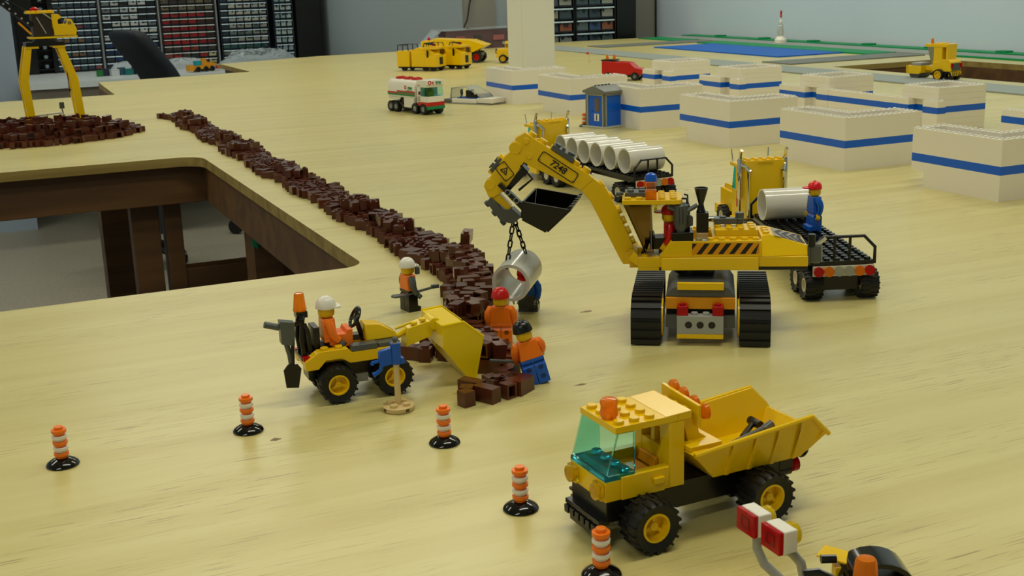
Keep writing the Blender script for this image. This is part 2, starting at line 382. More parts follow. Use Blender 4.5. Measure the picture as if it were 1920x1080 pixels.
def p_red(u, v, r):
    if v < .50: return ch(r, (104,96,78),(120,112,92),(130,118,84),(90,82,66),(70,60,48))
    if v < .84: return ch(r, (186,28,26),(160,24,24),(170,30,28),(120,26,26)) if u < .6 or r.random() < .7 else (70,40,34)
    return ch(r, (200,196,150),(150,60,44),(168,36,30),(70,64,56),(50,60,60))
def p_pale(u, v, r):
    if v < .58: return ch(r, (190,190,176),(204,202,188),(176,184,178)) if u > .15 else (52,70,84)
    if v < .82: return ch(r, (170,170,156),(116,134,126),(160,162,148),(96,118,112)) if u > .15 else (48,62,74)
    return ch(r, (40,96,86),(34,84,78),(60,104,94),(120,126,110))
def p_clear(u, v, r): return ch(r, (150,176,180),(180,198,196),(130,156,164))
CB = 'drawer cabinets on the desk by the back wall'
ZD = -149.6
cabinet(419, 640, 6, ZD, 34, 14, 6500, p_blue, 'dark blue drawer cabinet with dim drawers behind the yellow crane', LIP, CB, 11)
cabinet(650, 926, 6, ZD, 34, 14, 6500, p_wb, 'drawer cabinet with mostly white and black contents behind the office chair', LIP, CB, 12)
cabinet(939, 1216, 6, ZD, 34, 14, 6500, p_red, 'drawer cabinet with red contents in its middle rows', LIPS, CB, 13)
cabinet(1238, 1493, 6, ZD, 34, 14, 6500, p_pale, 'drawer cabinet with pale grey and green contents above the plastic film', LIP, CB, 14)
cabinet(1521, 1627, 3, ZD, 42, 11, 6500, p_clear, 'narrow drawer cabinet with clear contents beside the black upright board', LIP, CB, 15)
g = G()
for x, lb in ((641, 'between the dim blue and the white and black drawer cabinets'), (927.5, 'at the left of the red drawer cabinet'), (1218, 'at the right of the red drawer cabinet')):
    g = G(); g.box(x, 6495, -149.6, x+8, 6520, 330); o = g.build('cabinet_rail', mat('steel_rail', (150, 152, 150), .35, metal=.6)); place(o, 0, 0); tag(o, 'thin upright steel rail ' + lb, 'rail')
bk = thing('shelving_bay', 'black shelving bay at the left end of the drawer cabinets', 'shelf', 254, 6490, 0, ZD)
g = G(); g.box(0, 0, 0, 78, 170, 700); g.build('upright', BLK, bk)
g = G(); g.box(150, 0, 0, 163, 170, 700); g.build('upright', BLK, bk)
g = G(); g.box(78.5, 150, 0, 149.5, 170, 700); g.build('back_panel', BLK, bk)
for k in range(14):
    g = G(); g.box(78.5, 4, 20+k*46, 149.5, 149, 24+k*46); g.build('shelf', BLK, bk)
    g = G(); g.lathe([(3, 0), (9, 3), (11, 16), (4, 20)], (118, 20, 24.5+k*46), 10); g.build('bagged_part', mat('bagged_grey', (126, 142, 150), .3), bk)
g = G(); g.box(1639, 6480, F0, 1767, 6690, 900); o = g.build('upright_board', mat('black_board', (14, 16, 14), .5)); place(o, 0, 0); tag(o, 'broad black upright board at the right end of the drawer cabinets', 'board')
bag('plastic_bag', 1385, 6330, -149.5, 420, 240, 60, 'crumpled clear plastic film at the right end of the desk', seed=5)
bag('plastic_bag', 1000, 6330, -149.5, 300, 160, 40, 'flat clear plastic film behind the yellow toy on the desk', seed=8)
bag('plastic_bag', 740, 6300, -149.5, 210, 110, 40, 'small pile of clear plastic bags left of the office chair', seed=9)
jars = [(28,110,50),(30,40,60),(190,196,200),(60,90,110),(24,110,110),(30,34,44)]
for k, c in enumerate(jars):
    g = G(); w = 14+3*(k % 3); g.box(-w, -12, 0, w, 12, 26+6*(k % 2)); g.box(-w-1, -13, 26+6*(k % 2), w+1, 13, 29+6*(k % 2))
    nm = ['green', 'dark navy', 'pale', 'slate blue', 'teal', 'black'][k]
    o = g.build('parts_box', mat('parts_box_%d' % k, c, .35), bev=1); place(o, 575+k*34, 6080+20*(k % 2), ZD, 10*k); tag(o, nm + ' small parts box on the desk behind the crane legs', 'box')

# office chair
chair = thing('office_chair', 'black office chair with a tall curved backrest at the desk', 'chair', 775, 5210, 12, F0)
CHM = mat('chair_fabric', (20, 27, 38), .7)
g = G(); rows = []
prof = [(20, 480, 150, 80), (5, 620, 175, 90), (-38, 770, 184, 96), (-72, 835, 186, 100), (-112, 885, 186, 104), (-145, 930, 184, 104), (-165, 968, 176, 94), (-172, 990, 150, 60)]
vs = []; fs = []; n = 16
for (dx, z, hw, th) in prof:
    for i in range(n):
        a = 2*PI*i/n; cx, sy = math.cos(a), math.sin(a)
        vs.append((dx + th*.5*math.copysign(abs(cx)**.7, cx), hw*math.copysign(abs(sy)**.6, sy), z))
m = len(prof)
fs = [[k*n+i, k*n+(i+1) % n, (k+1)*n+(i+1) % n, (k+1)*n+i] for k in range(m-1) for i in range(n)] + [list(range(n))[::-1], [(m-1)*n+i for i in range(n)]]
g.add(vs, fs); o = g.build('backrest', CHM, chair); sm = o.modifiers.new('s', 'SUBSURF'); sm.levels = sm.render_levels = 2
g = G(); g.lathe([(20, 440), (215, 445), (235, 475), (215, 510), (20, 515)], (-150, 0, 0), 28); g.build('seat', CHM, chair)
g = G(); g.tube([(30, 0, 620), (60, 0, 480), (-60, 0, 430), (-190, 0, 430)], 16, 8); g.build('back_bracket', BLK, chair)
g = G(); g.cyl((-140, 0, 90), (-140, 0, 430), 25); g.build('gas_column', BLK, chair)
g = G()
for k in range(5):
    a = 2*PI*k/5; g.tube([(-140, 0, 100), (-140+110*math.cos(a), 110*math.sin(a), 70)], [26, 15], 8)
g.build('star_base', BLK, chair)
for k in range(5):
    a = 2*PI*k/5; g = G(); g.cyl((-12, 0, 30), (12, 0, 30), 30, n=16); g.cyl((0, 0, 30), (0, 0, 72), 6); o = g.build('caster', BLK, chair, loc=(-140+110*math.cos(a), 110*math.sin(a), 0))

# right-hand bank of bigger drawers
bc = thing('bookcase', 'black bookcase frame carrying the big drawers right of the white post', 'shelf', 2030, 4390, 0, F0)
g = G(); g.box(0, 0, 0, 480, 140, 870); g.build('base_cabinet', BLK, bc)
g = G(); g.box(393, 0, 870.5, 480, 140, 1500); g.build('side_board', BLK, bc)
def p_big(u, v, r): return ch(r, (70,86,96),(96,110,112),(60,76,86),(150,90,60),(140,150,140),(60,84,130),(150,150,140),(80,96,100))
cabinet(2040, 2232, 3, -29.4, 50, 8, 4392, p_big, 'big drawer cabinet partly hidden by the white post', LIP, 'drawer cabinets in the black bookcase', 21, BLK)
cabinet(2236, 2418, 3, -29.4, 50, 8, 4392, p_big, 'big drawer cabinet beside the black bookcase side board', LIP, 'drawer cabinets in the black bookcase', 22, BLK)
# cables and the film-wrapped box
g = G(); g.tube([(1880, 4530, 1500), (1876, 4528, 420), (1868, 4520, 230), (1835, 4512, 160), (1818, 4505, 90), (1800, 4500, 60)], 3.5, 8)
o = g.build('wall_cable', BLK); place(o, 0, 0); tag(o, 'thin black cable hanging down the wall above the film-wrapped box', 'cord')
g = G(); g.tube([(2690, 4540, 1500), (2692, 4540, 400), (2690, 4538, 60), (2692, 4538, -300)], 3.5, 8)
o = g.build('corner_cable', BLK); place(o, 0, 0); tag(o, 'black cable running down the corner of the room', 'cord')
wb = thing('wrapped_box', 'brown and grey box wrapped in clear film at the back edge of the table', 'box', 1560, 4105, 0, 0)
g = G(); g.box(20, 20, 0.2, 315, 95, 66); g.build('carton', mat('dull_maroon_card', (92, 70, 76), .6), wb)
for k in range(8):
    g = G(); w = 24+10*(k % 3); x = 22+k*36; z = 12+(k*17) % 34; g.box(x, 15, z, x+w, 19.6, z+10+(k % 2)*8); g.build('bagged_part', mat('bagged_part_%d' % (k % 4), [(70,76,70),(150,90,90),(150,156,150),(60,64,60)][k % 4], .4), wb)
g = G(); g.prism([(-75, .5), (-5, 72), (320, 76), (330, .5), (324, .5), (314, 71), (-3, 68), (-70, .5)], 'y', 8, 100); g.build('clear_film', PLAST, wb)

# ---- flat base plates on the table
def plate(name, pts, z0, z1, m, label, cat='baseplate', group=None, bumpstud=True):
    g = G(); g.prism(pts, 'z', z0, z1); o = g.build(name, m); place(o, 0, 0); tag(o, label, cat, group); return o
def studplate(name, col):
    m = mat(name, col, .5, spec=.2); nt = m.node_tree
    if 'V' in nt.nodes: return m
    b = nt.nodes['Principled BSDF']; tc = nt.nodes['Texture Coordinate']; v = nt.nodes.new('ShaderNodeTexVoronoi'); v.name = 'V'; v.inputs['Scale'].default_value = 125; v.inputs['Randomness'].default_value = 0
    nt.links.new(tc.outputs['Object'], v.inputs['Vector']); r = nt.nodes.new('ShaderNodeMath'); r.operation = 'LESS_THAN'; r.inputs[1].default_value = .3
    nt.links.new(v.outputs[0], r.inputs[0]); bp = nt.nodes.new('ShaderNodeBump'); bp.inputs['Distance'].default_value = .0015; bp.inputs['Strength'].default_value = .6
    nt.links.new(r.outputs[0], bp.inputs['Height']); nt.links.new(bp.outputs[0], b.inputs['Normal']); return m
ROAD = studplate('road_grey', (146, 154, 150)); ROADD = studplate('road_dark_grey', (116, 120, 116)); WAT = studplate('water_blue', (20, 96, 190)); GRS = studplate('grass_green', (14, 140, 84))
plate('road_strip', [(1850, 1000), (1968, 1000), (1968, 4200), (1850, 4200)], .1, 3, ROAD, 'long light grey road strip running behind the white buildings', 'road plate')
plate('road_strip', [(2030, 3780), (2480, 3780), (2480, 3900), (2030, 3900)], .1, 3, ROADD, 'dark grey road strip beyond the blue water plate', 'road plate')
plate('road_strip', [(2010, 2690), (2470, 2690), (2470, 2820), (2010, 2820)], .1, 3, ROADD, 'dark grey road strip between the blue water plate and the right aisle', 'road plate')
plate('water_plate', [(2150, 2940), (2385, 2940), (2385, 3640), (2150, 3640)], .1, 3.4, WAT, 'blue studded plate laid as water on the table')
plate('grass_plate', [(2385.3, 2825), (2484, 2825), (2484, 3740), (2385.3, 3740)], .1, 4, GRS, 'green studded plate along the far side of the water')
plate('grass_plate', [(2400, 3905), (2500, 3905), (2500, 4180), (2400, 4180)], .1, 3.4, GRS, 'small green plate at the far corner of the table')
g = G(); g.box(2500.5, 1400, .1, 2600, 4190, 3); o = g.build('road_strip', ROAD); place(o, 0, 0); tag(o, 'light grey road strip running along the right wall', 'road plate')
g = G(); g.box(2484, 1400, .1, 2500, 2660, 4.5); o = g.build('green_edging', GRS); place(o, 0, 0); tag(o, 'thin green edging beside the right aisle', 'edging')
g = G(); g.box(2600.5, 1400, .1, 2660, 4190, 6)
for k in range(9): g.box(2615, 1700+k*280, 6, 2645, 1735+k*280, 11)
o = g.build('green_edging', GRS); place(o, 0, 0); tag(o, 'long green edging with low bumps against the right wall', 'edging')

# ---- white brick buildings with a blue band
def ring(g, poly, z0, z1, t=8):
    """hollow wall following an axis-aligned outline (list of rectangles as wall runs)"""
    for (x0, y0, x1, y1) in poly: g.box(x0, y0, z0, x1, y1, z1)
def courses(t, runs, levels, m, name):
    for k, (a, b) in enumerate(levels):
        g = G(); ring(g, runs, a+.02, b); g.build(name, m, t)
def walls_front(full=True, L=136, Wd=120, T=48):
    outer = [(0, 0, 8, L), (8, 0, Wd, 8), (Wd-8, 8, Wd, T), (T, T-8, Wd-8, T), (T-8, T-8, T, L), (8, L-8, T-8, L)]
    lower = [(0, 0, 8, L-20), (8, 0, Wd, 8), (Wd-8, 8, Wd, T), (T, T-8, Wd-8, T), (T-8, T-8, T, L), (8, L-28, T-8, L-20)]
    return outer, lower
def stud_rows(t, runs, z, n=8):
    g = G()
    for (x0, y0, x1, y1) in runs:
        for i in range(int(round((x1-x0)/8))):
            for j in range(int(round((y1-y0)/8))): g.stud(x0+4+8*i, y0+4+8*j, z, n)
    o = g.build('stud_rows', STUDW, t); o['kind'] = 'stuff'; return o
FR = 'white front-row buildings with a blue band'; RR = 'white rear-row buildings with a blue band'
def building_front(x, y, label):
    t = thing('brick_building', label, 'building', x, y, 0, 0, FR); out, low = walls_front()
    courses(t, low, [(0, 9.6), (9.6, 19.2)], WHB, 'lower_course'); courses(t, out, [(19.2, 28.8)], WHB, 'lower_course')
    courses(t, out, [(28.8, 38.4)], BLUV, 'blue_band'); courses(t, out, [(38.4, 48), (48, 57.6), (57.6, 67.2)], WHB, 'upper_course')
    stud_rows(t, out, 67.2, 8 if y > 1500 else 12); return t
LF = ['white brick building with a blue band nearest the right edge of the picture', 'white brick building with a blue band, second from the near end of the front row',
      'white brick building with a blue band behind the truck with a single pipe', 'white brick building with a blue band right beside the grey and blue toilet cabin',
      'white brick building with a blue band directly behind the toilet cabin and yellow truck', 'white brick building with a blue band in front of the square post']
for k in range(6): building_front(1002, 968+257*k, LF[k])
def building_rear(x, y, low_len, label):
    t = thing('brick_building', label, 'building', x, y, 0, 0, RR)
    blk = [(8, 0, 104, 8), (96, 8, 104, 72), (8, 72, 104, 80), (8, 8, 16, 72)]
    col = [(0, -8, 16, 0)]
    colb = [(0, 0, 8, 24)]
    lowr = [(0, 56, 8, low_len)]
    rec = [(16.2, 24, 24, 56)]
    for a, b in [(0, 9.6), (9.6, 19.2), (19.2, 28.8), (28.8, 38.4), (38.4, 48)]:
        bl = 28 < a < 30; g = G()
        b1 = [(8.1, 0, 104, 8), (96, 8, 104, 72), (8, 72, 104, 80)]
        ring(g, b1 + col + colb + lowr + rec + [(8.1, 16, 16, 24), (8.1, 56, 24, 64)], a+.12, b)
        g.build('blue_band' if bl else 'lower_course', BLUV if bl else WHB, t)
    for a, b in [(48, 57.6), (57.6, 67.2)]:
        g = G(); ring(g, blk, a+.12, b); g.build('upper_course', WHB, t)
    stud_rows(t, blk, 67.2, 8); stud_rows(t, col + colb, 48, 8); stud_rows(t, lowr, 48, 8); return t
LR = [(1182, 122, 'white rear-row building with a blue band cut off by the right picture edge'), (1439, 252, 'white rear-row building with the long low wall, below the yellow road roller'),
      (1700, 130, 'white rear-row building with a blue band at the far end of the long low wall'), (1965, 132, 'white rear-row building with a short low wall, third from the far end'),
      (2217, 106, 'white rear-row building with a blue band beside the red vehicle')]
for y, l, lb in LR: building_rear(1344, y, l, lb)

# ============================================================ TOY WORKERS
_fg = {}
def figure(label, x, y, az, torso, legs, hat, hatm, z=0, hands=None, arms=None, swing=(25, 25), seated=False, tilt=None, vest=False, group=None, parentless=True, sunny=False):
    arms = arms or torso; hands = hands or DGR
    t = thing('toy_worker', label, 'toy figure', x, y, az, z, group)
    if tilt: t.rotation_euler = Matrix.Rotation(math.radians(az), 4, 'Z').to_3x3().__matmul__(Matrix.Rotation(math.radians(tilt[0]), 3, 'X') @ Matrix.Rotation(math.radians(tilt[1]), 3, 'Y')).to_euler()
    LD = mat(legs.name+'_recess_shade', tuple(int(255*(c**(1/2.2))*.55) for c in legs.node_tree.nodes['Principled BSDF'].inputs['Base Color'].default_value[:3]), .4)  # leg colour darkened: shade of the calf holes, painted on flat discs
    for s in (1, -1):
        g = G()
        if seated: g.M = Matrix.Translation((0, 0, 15)) @ Matrix.Rotation(math.radians(-88), 4, 'Y') @ Matrix.Translation((0, 0, -14))
        g.prism([(-4, 0), (6.6, 0), (6.6, 3.4), (4, 4.2), (4, 12), (2.2, 14.6), (-2.2, 14.6), (-4, 12)], 'y', *((.25, 7.7) if s > 0 else (-7.7, -.25)))
        g.c = 1
        for zz in (4.5, 10.5): g.cyl((-3.9, s*4, zz), (-4.08, s*4, zz), 1.7, n=12)
        g.build('leg', [legs, LD], t, bev=.3)
    g = G(); g.box(-3.9, -7.7, 14.7, 3.9, 7.7, 17); g.build('hips', legs, t, bev=.3)
    g = G(); x0 = 3.9
    g.add([(-x0,-7.7,17.05),(x0,-7.7,17.05),(x0,7.7,17.05),(-x0,7.7,17.05),(-x0,-5.6,29),(x0,-5.6,29),(x0,5.6,29),(-x0,5.6,29)], [(0,3,2,1),(4,5,6,7),(0,1,5,4),(1,2,6,5),(2,3,7,6),(3,0,4,7)])
    to = g.build('torso', torso, t, bev=.4)
    if vest:
        g = G(); 
        for s in (1, -1):
            g.add([(x0+.06, s*1.2, 17.5), (x0+.06, s*1.7, 17.5), (x0+.06, s*3.6, 28.6), (x0+.06, s*2.9, 28.6), (x0+.16, s*1.2, 17.5), (x0+.16, s*1.7, 17.5), (x0+.16, s*3.6, 28.6), (x0+.16, s*2.9, 28.6)], [(0,1,2,3),(4,5,6,7),(0,1,5,4),(1,2,6,5),(2,3,7,6),(3,0,4,7)])
        for zz in (20.5, 24.5): g.box(x0+.05, -5.5, zz, x0+.15, 5.5, zz+.9)
        g.build('vest_print', INK, to)
    for s, sw in ((1, swing[0]), (-1, swing[1])):
        g = G(); M = Matrix.Translation((0, s*6.2, 26.2)) @ Matrix.Rotation(math.radians(-sw), 4, 'Y'); g.M = M
        g.tube([(0, -s*.6, .6), (-.3, s*1.2, .4), (-.2, s*2.5, -2.4), (.2, s*2.9, -5.6), (1.8, s*2.6, -8.8), (3.8, s*2.1, -11.2)], [2.2, 2.9, 2.9, 2.7, 2.4, 2.3], 12)
        a = g.build('arm', arms, t)
        g = G(); g.M = M @ Matrix.Translation((6.0, s*1.9, -13.4)) @ Matrix.Rotation(math.radians(50), 4, 'Y')
        g.cyl((-3.4, 0, .2), (-1.6, 0, .2), 1.5, n=10)
        n = 10; vs = []
        for (r, zz) in ((2.5, -1.7), (2.5, 1.7), (1.5, 1.7), (1.5, -1.7)):
            for i in range(n+1):
                an = math.radians(40 + 280*i/n); vs.append((r*math.cos(an), r*math.sin(an), zz))
        k = n+1; fs = [[j*k+i, j*k+i+1, ((j+1) % 4)*k+i+1, ((j+1) % 4)*k+i] for j in range(4) for i in range(n)] + [[0, k, 2*k, 3*k], [n, k+n, 2*k+n, 3*k+n]]
        g.add(vs, fs); g.build('hand', hands, a)
    g = G(); g.lathe([(2.6, 28.8), (2.6, 29.6), (4.1, 29.7), (5.0, 30.7), (5.15, 31.6), (5.15, 36.9), (4.7, 38.1), (2.5, 38.5), (2.5, 40)], n=24); hd = g.build('head', SKN, t)
    g = G()
    for s in (1, -1):
        a = s*.34; g.cyl((4.9*math.cos(a), 4.9*math.sin(a), 34.9), (5.28*math.cos(a), 5.28*math.sin(a), 34.9), .55, n=8)
    for i in range(5):
        a = (i-2)*.15; g.cyl((4.9*math.cos(a), 4.9*math.sin(a), 32.3+.12*(i-2)**2), (5.26*math.cos(a), 5.26*math.sin(a), 32.3+.12*(i-2)**2), .32, n=6)
    g.build('face_print', INK, hd)
    g = G()
    if hat == 'hard':
        g.lathe([(5.5, 35.2), (6.5, 35.1), (6.5, 35.9), (6.2, 37.4), (5.6, 39.6), (4.2, 41.4), (2.2, 42.4), (.3, 42.6)], n=24)
        pts = [(6.9+2.2*math.cos(a)-1.4*0, 5.2*math.sin(a)) for a in [math.radians(v) for v in range(-90, 91, 15)]]
        g.prism([(3.5, 5.2)] + pts[::-1] + [(3.5, -5.2)], 'z', 35.2, 36)
        for yy in (-2.6, 0, 2.6):
            g.tube([(6.1*math.cos(a)*math.sqrt(max(.05, 1-(yy/6.4)**2)), yy, 35.6+6.9*math.sin(a)*math.sqrt(max(.05, 1-(yy/6.9)**2))) for a in [math.radians(v) for v in range(0, 181, 20)]], .5, 6)
    else:
        g.lathe([(5.6, 35.0), (5.9, 35.2), (6.0, 37), (5.5, 39.2), (4.1, 40.9), (2.0, 41.8), (.3, 41.9)], n=24)
        pts = [(7.6+3.4*math.cos(a), 4.6*math.sin(a)) for a in [math.radians(v) for v in range(-90, 91, 15)]]
        g.prism([(3.5, 5.0)] + pts[::-1] + [(3.5, -5.0)], 'z', 36.2, 37)
        g.cyl((0, 0, 41.6), (0, 0, 42.5), .9, n=8)
    g.build('hard_hat' if hat == 'hard' else 'cap', hatm, t)
    return t

# ============================================================ DUMP TRUCK (near)
dt = thing('dump_truck', 'yellow toy dump truck with aqua windscreen and tipping bed, nearest on the table', 'toy truck', 235.4, 458, 182)
def DX(f): return -f
g = G(); g.box(-40, -16, 14, -.5, 16, 23.9); g.box(-100, -11.9, 11, -40, 11.9, 23.9); g.box(-28, -8, 8, -12, 8, 14); g.box(-90, -8, 7, -74, 8, 11); g.build('chassis', BLK, dt, bev=.25)
g = G()
for k in range(6): g.box(-1, -15+k*5, 9+(k % 2)*.4, 4.5, -11.4+k*5, 12.8)
g.box(-2, -15.8, 12.9, 3.4, 15.8, 15.4); g.box(-3, -15, 4.5, 1.5, 15, 8.8); g.build('front_bumper', BLK, dt, bev=.3)
g = G(); g.box(-8, -16, 24, 0, 16, 33.6)
g.box(-34, 12, 24, -8.1, 16, 35); g.box(-34, -16, 24, -8.1, -12, 35); g.prism([(-8.1, 24), (-8.1, 35), (-33, 35), (-33, 26.5), (-30.5, 24)], 'y', 16.05, 16.9)
g.box(-30, 16.9, 28.5, -24.5, 18.6, 31.5)
g.box(-42, 8, 24, -34, 16, 55.5); g.box(-42, -16, 24, -34, -8, 55.5); g.box(-42, -8, 24, -34, 8, 42); g.box(-42, -8, 51, -34, 8, 55.5); g.box(-38, -1.5, 42, -35, 1.5, 51)
g.box(-33.9, -12, 24, -8, 12, 26); g.build('cab_body', YEL, dt, bev=.25)
g = G(); g.box(-30, -12, 26.1, -22, 12, 31); g.prism([(-33.5, 31), (-31, 31), (-32, 36), (-33.5, 36)], 'y', -7, 7); g.build('seat', YELD, dt, bev=.3)
g = G(); g.box(-38.5, -16, 55.6, -5.5, 16, 58.8)
g.studs(-13.6, -16, 58.8, 1, 4, 20, skip=((0, 2),)); g.studs(-21.6, -16, 58.8, 1, 4, 20); g.studs(-29.6, -16, 58.8, 1, 4, 20)
g.prism([(-32, 58.9), (-46, 59.6), (-46, 56), (-38.6, 55.6), (-38.6, 58.7)], 'y', -16, 16)
g.build('roof', YEL, dt, bev=.25)
g = G(); g.lathe([(3.4, 58.9), (3.4, 60), (4.1, 60.2), (4.1, 62.4), (3.8, 63.2), (3.8, 65), (4.1, 65.2), (4.1, 67), (3.4, 68), (1, 68.3)], (-9.6, 3.6, 0), 12); g.build('roof_beacon', TORG, dt)
# windscreen : tilted box of clear plastic
g = G(); th = .9
fr = [(-.6, 36.2), (-6.2, 55.4)]
g.prism([(-.6, 36.2), (-1.7, 36.2), (-7.2, 55.4), (-6.1, 55.4)], 'y', -15.8, 15.8)
for s in (1, -1):
    y0, y1 = (15, 15.9) if s > 0 else (-15.9, -15)
    g.prism([(-1.7, 36.2), (-15.6, 36.2), (-15.6, 55.4), (-7.2, 55.4)], 'y', y0, y1)
g.build('windscreen', TBLU, dt)
g = G(); g.prism([(.1, 33.7), (.1, 36.1), (-15.6, 36.1), (-15.6, 33.7)], 'y', -16, 16)
for yy in (-12, -4, 4, 12): g.cyl((-12, yy, 36.2), (-12, yy, 37.8), 2.4, n=16)
g.build('windscreen_base', TBLD, dt, bev=.3)
for s in (1, -1):
    for k, off in enumerate((11.8, )):
        g = G(); g.lathe([(1.4, .2), (2.4, .2), (2.9, 1.4), (4.0, 2.6), (4.0, 3.6), (2.2, 3.9), (.6, 4.0)], (0, s*off, 28.8), 14, ax='x'); g.build('headlamp', TYEL, dt)
        g = G(); g.box(.1, s*off-4, 24.8, 2.0, s*off+4, 32.6); g.build('lamp_plate', TYEL, dt, bev=.3)
# tipping bed: tapered tub, open towards the rear
def bedprism(g, y0b, y0t, inner=0):
    pass
bed = G()
Z0, ZT = 24.6, 43
A = [(-57, Z0), (-108, Z0), (-119, 36.5), (-108.5, 47.5), (-42, 41)]      # side outline x,z  (front-top last)
def side(s):
    yb, yt = 17.5*s, 24*s
    def yy(z): return yb + (yt-yb)*min(1, (z-Z0)/(41-Z0))
    o = [(x, yy(z), z) for x, z in A]; i = [(x, yy(z)-1.6*s, z+.01) for x, z in A]
    n = len(A); return o + i, [list(range(n)), list(range(n, 2*n))[::-1]] + [[k, (k+1) % n, n+(k+1) % n, n+k] for k in range(n)]
for s in (1, -1):
    v, f = side(s); bed.add(v, f)
bed.add([(-57, -17.4, Z0), (-57, 17.4, Z0), (-112, 17.4, 26.5), (-112, -17.4, 26.5), (-57, -17.4, Z0+1.6), (-57, 17.4, Z0+1.6), (-112, 17.4, 28), (-112, -17.4, 28)], [(0,1,2,3),(4,5,6,7),(0,1,5,4),(1,2,6,5),(2,3,7,6),(3,0,4,7)])
bed.add([(-57, -17.4, Z0), (-57, 17.4, Z0), (-42, 23.6, 40.5), (-42, -23.6, 40.5), (-58.6, -17.4, Z0), (-58.6, 17.4, Z0), (-44, 23.6, 40.8), (-44, -23.6, 40.8)], [(0,1,2,3),(4,5,6,7),(0,1,5,4),(1,2,6,5),(2,3,7,6),(3,0,4,7)])
bed.add([(-112, -17.4, 26.5), (-112, 17.4, 26.5), (-118.5, 23.4, 36.4), (-118.5, -23.4, 36.4), (-111, -17.4, 28), (-111, 17.4, 28), (-116.8, 23.4, 36.9), (-116.8, -23.4, 36.9)], [(0,1,2,3),(4,5,6,7),(0,1,5,4),(1,2,6,5),(2,3,7,6),(3,0,4,7)])
bd = bed.build('tipping_bed', YEL, dt, bev=.25)
for s in (1, -1):
    def yo(z): return s*(17.5+6.5*min(1, (z-Z0)/(41-Z0)))
    g = G(); g.tube([(-42, yo(41)+s*.4, 40.9), (-108.5, yo(47)+s*.4, 47.2), (-119, yo(41)+s*.4, 36.6)], 1.25, 8); g.build('rim', YEL, bd)
    for xx in (-64, -77, -90, -103):
        g = G(); zt = 41+(abs(xx)-42)*6.3/66.5-1.2
        g.add([(xx-.9, yo(Z0), Z0+.2), (xx+.9, yo(Z0), Z0+.2), (xx+.9, yo(41)+0*s, 41), (xx-.9, yo(41), 41), (xx-.9, yo(Z0)+1.3*s, Z0+.4), (xx+.9, yo(Z0)+1.3*s, Z0+.4), (xx+.9, yo(41)+1.0*s, zt), (xx-.9, yo(41)+1.0*s, zt)], [(0,1,2,3),(4,5,6,7),(0,1,5,4),(1,2,6,5),(2,3,7,6),(3,0,4,7)]); g.build('rib', YEL, bd)
# upright behind the cab with lamps
g = G(); g.box(-50, -12, 54, -46.2, 12, 57); g.box(-46.1, -12, 54, -43, 12, 57); g.studs(-50, -12, 57, 1, 3, 16); g.prism([(-43, 57), (-50, 57), (-53, 46), (-58, 42.5), (-47, 41.5)], 'y', -12, 12); g.box(-60, -20, 41, -42.5, 20, 43.2)
g.add([(-50.2, -16, 50), (-50.2, 15, 50), (-50.2, 15, 60.5), (-50.2, -16, 62.5), (-52, -16, 50), (-52, 15, 50), (-52, 15, 60.5), (-52, -16, 62.5)], [(0,1,2,3),(4,5,6,7),(0,1,5,4),(1,2,6,5),(2,3,7,6),(3,0,4,7)])
g.build('headboard', YEL, dt, bev=.25)
for k, yy in enumerate((14.5, 6, -3, -11)):
    g = G(); g.lathe([(1.6, -52.2), (3.6, -53), (3.9, -55), (2, -55.6), (.4, -55.7)], (0, yy, 57+k*1.4), 12, ax='x'); g.build('work_lamp', TORG, dt)
g = G(); g.box(-108, -12, 17, -100, 12, 22); 
for s in (1, -1): g.lathe([(1.2, 0), (4, 0), (4, 5), (3, 5), (2.8, 1), (.2, 1)], (-112, s*9, 26), 14, ax='y'); g.cyl((-108, s*9, 15.5), (-100, s*9, 15.5), 3)
g.build('tail_bracket', BLK, dt)
for s in (1, -1):
    g = G(); g.lathe([(1.4, -108), (3.8, -109), (4, -112), (1, -112.6)], (0, s*9, 17.5), 12, ax='x'); g.build('tail_lamp', TRED, dt)
for s in (1, -1):
    for xx in (-19, -83): wheel(dt, xx, s*23, 12.6, 12.6, 13.5, 6.6, s)
g = G(); g.cyl((-19, -20, 12.6), (-19, 20, 12.6), 2.2); g.cyl((-83, -20, 12.6), (-83, 20, 12.6), 2.2); g.build('axle', BLK, dt)
# tools lying in the bed
def tool(path, r, label, x, y, z, az, m=DGR, extra=None, cat='tool', name='tool', rot=None):
    g = G(); g.tube(path, r, 8)
    if extra: extra(g)
    o = g.build(name, m); place(o, x, y, z, az); tag(o, label, cat); return o
x, y = l2w((235.4, 458), 182, -62, 8)
tool([(0, 0, 0), (34, 0, 6)], 1.3, 'dark grey long handled tool lying in the yellow tipping bed', x, y, 32, 6, DGR, lambda g: (g.cyl((-3, 0, -1), (3, 0, 1), 2.6), g.cyl((33, 0, 5), (38, 0, 7), 2.2)))
x, y = l2w((235.4, 458), 182, -88, -2)
tool([(0, 0, 0), (14, 3, 3)], 1.5, 'short dark tool at the rear of the yellow tipping bed', x, y, 32, 20, BLK, lambda g: g.cyl((12, -2, 3), (15, 6, 3), 2.2))

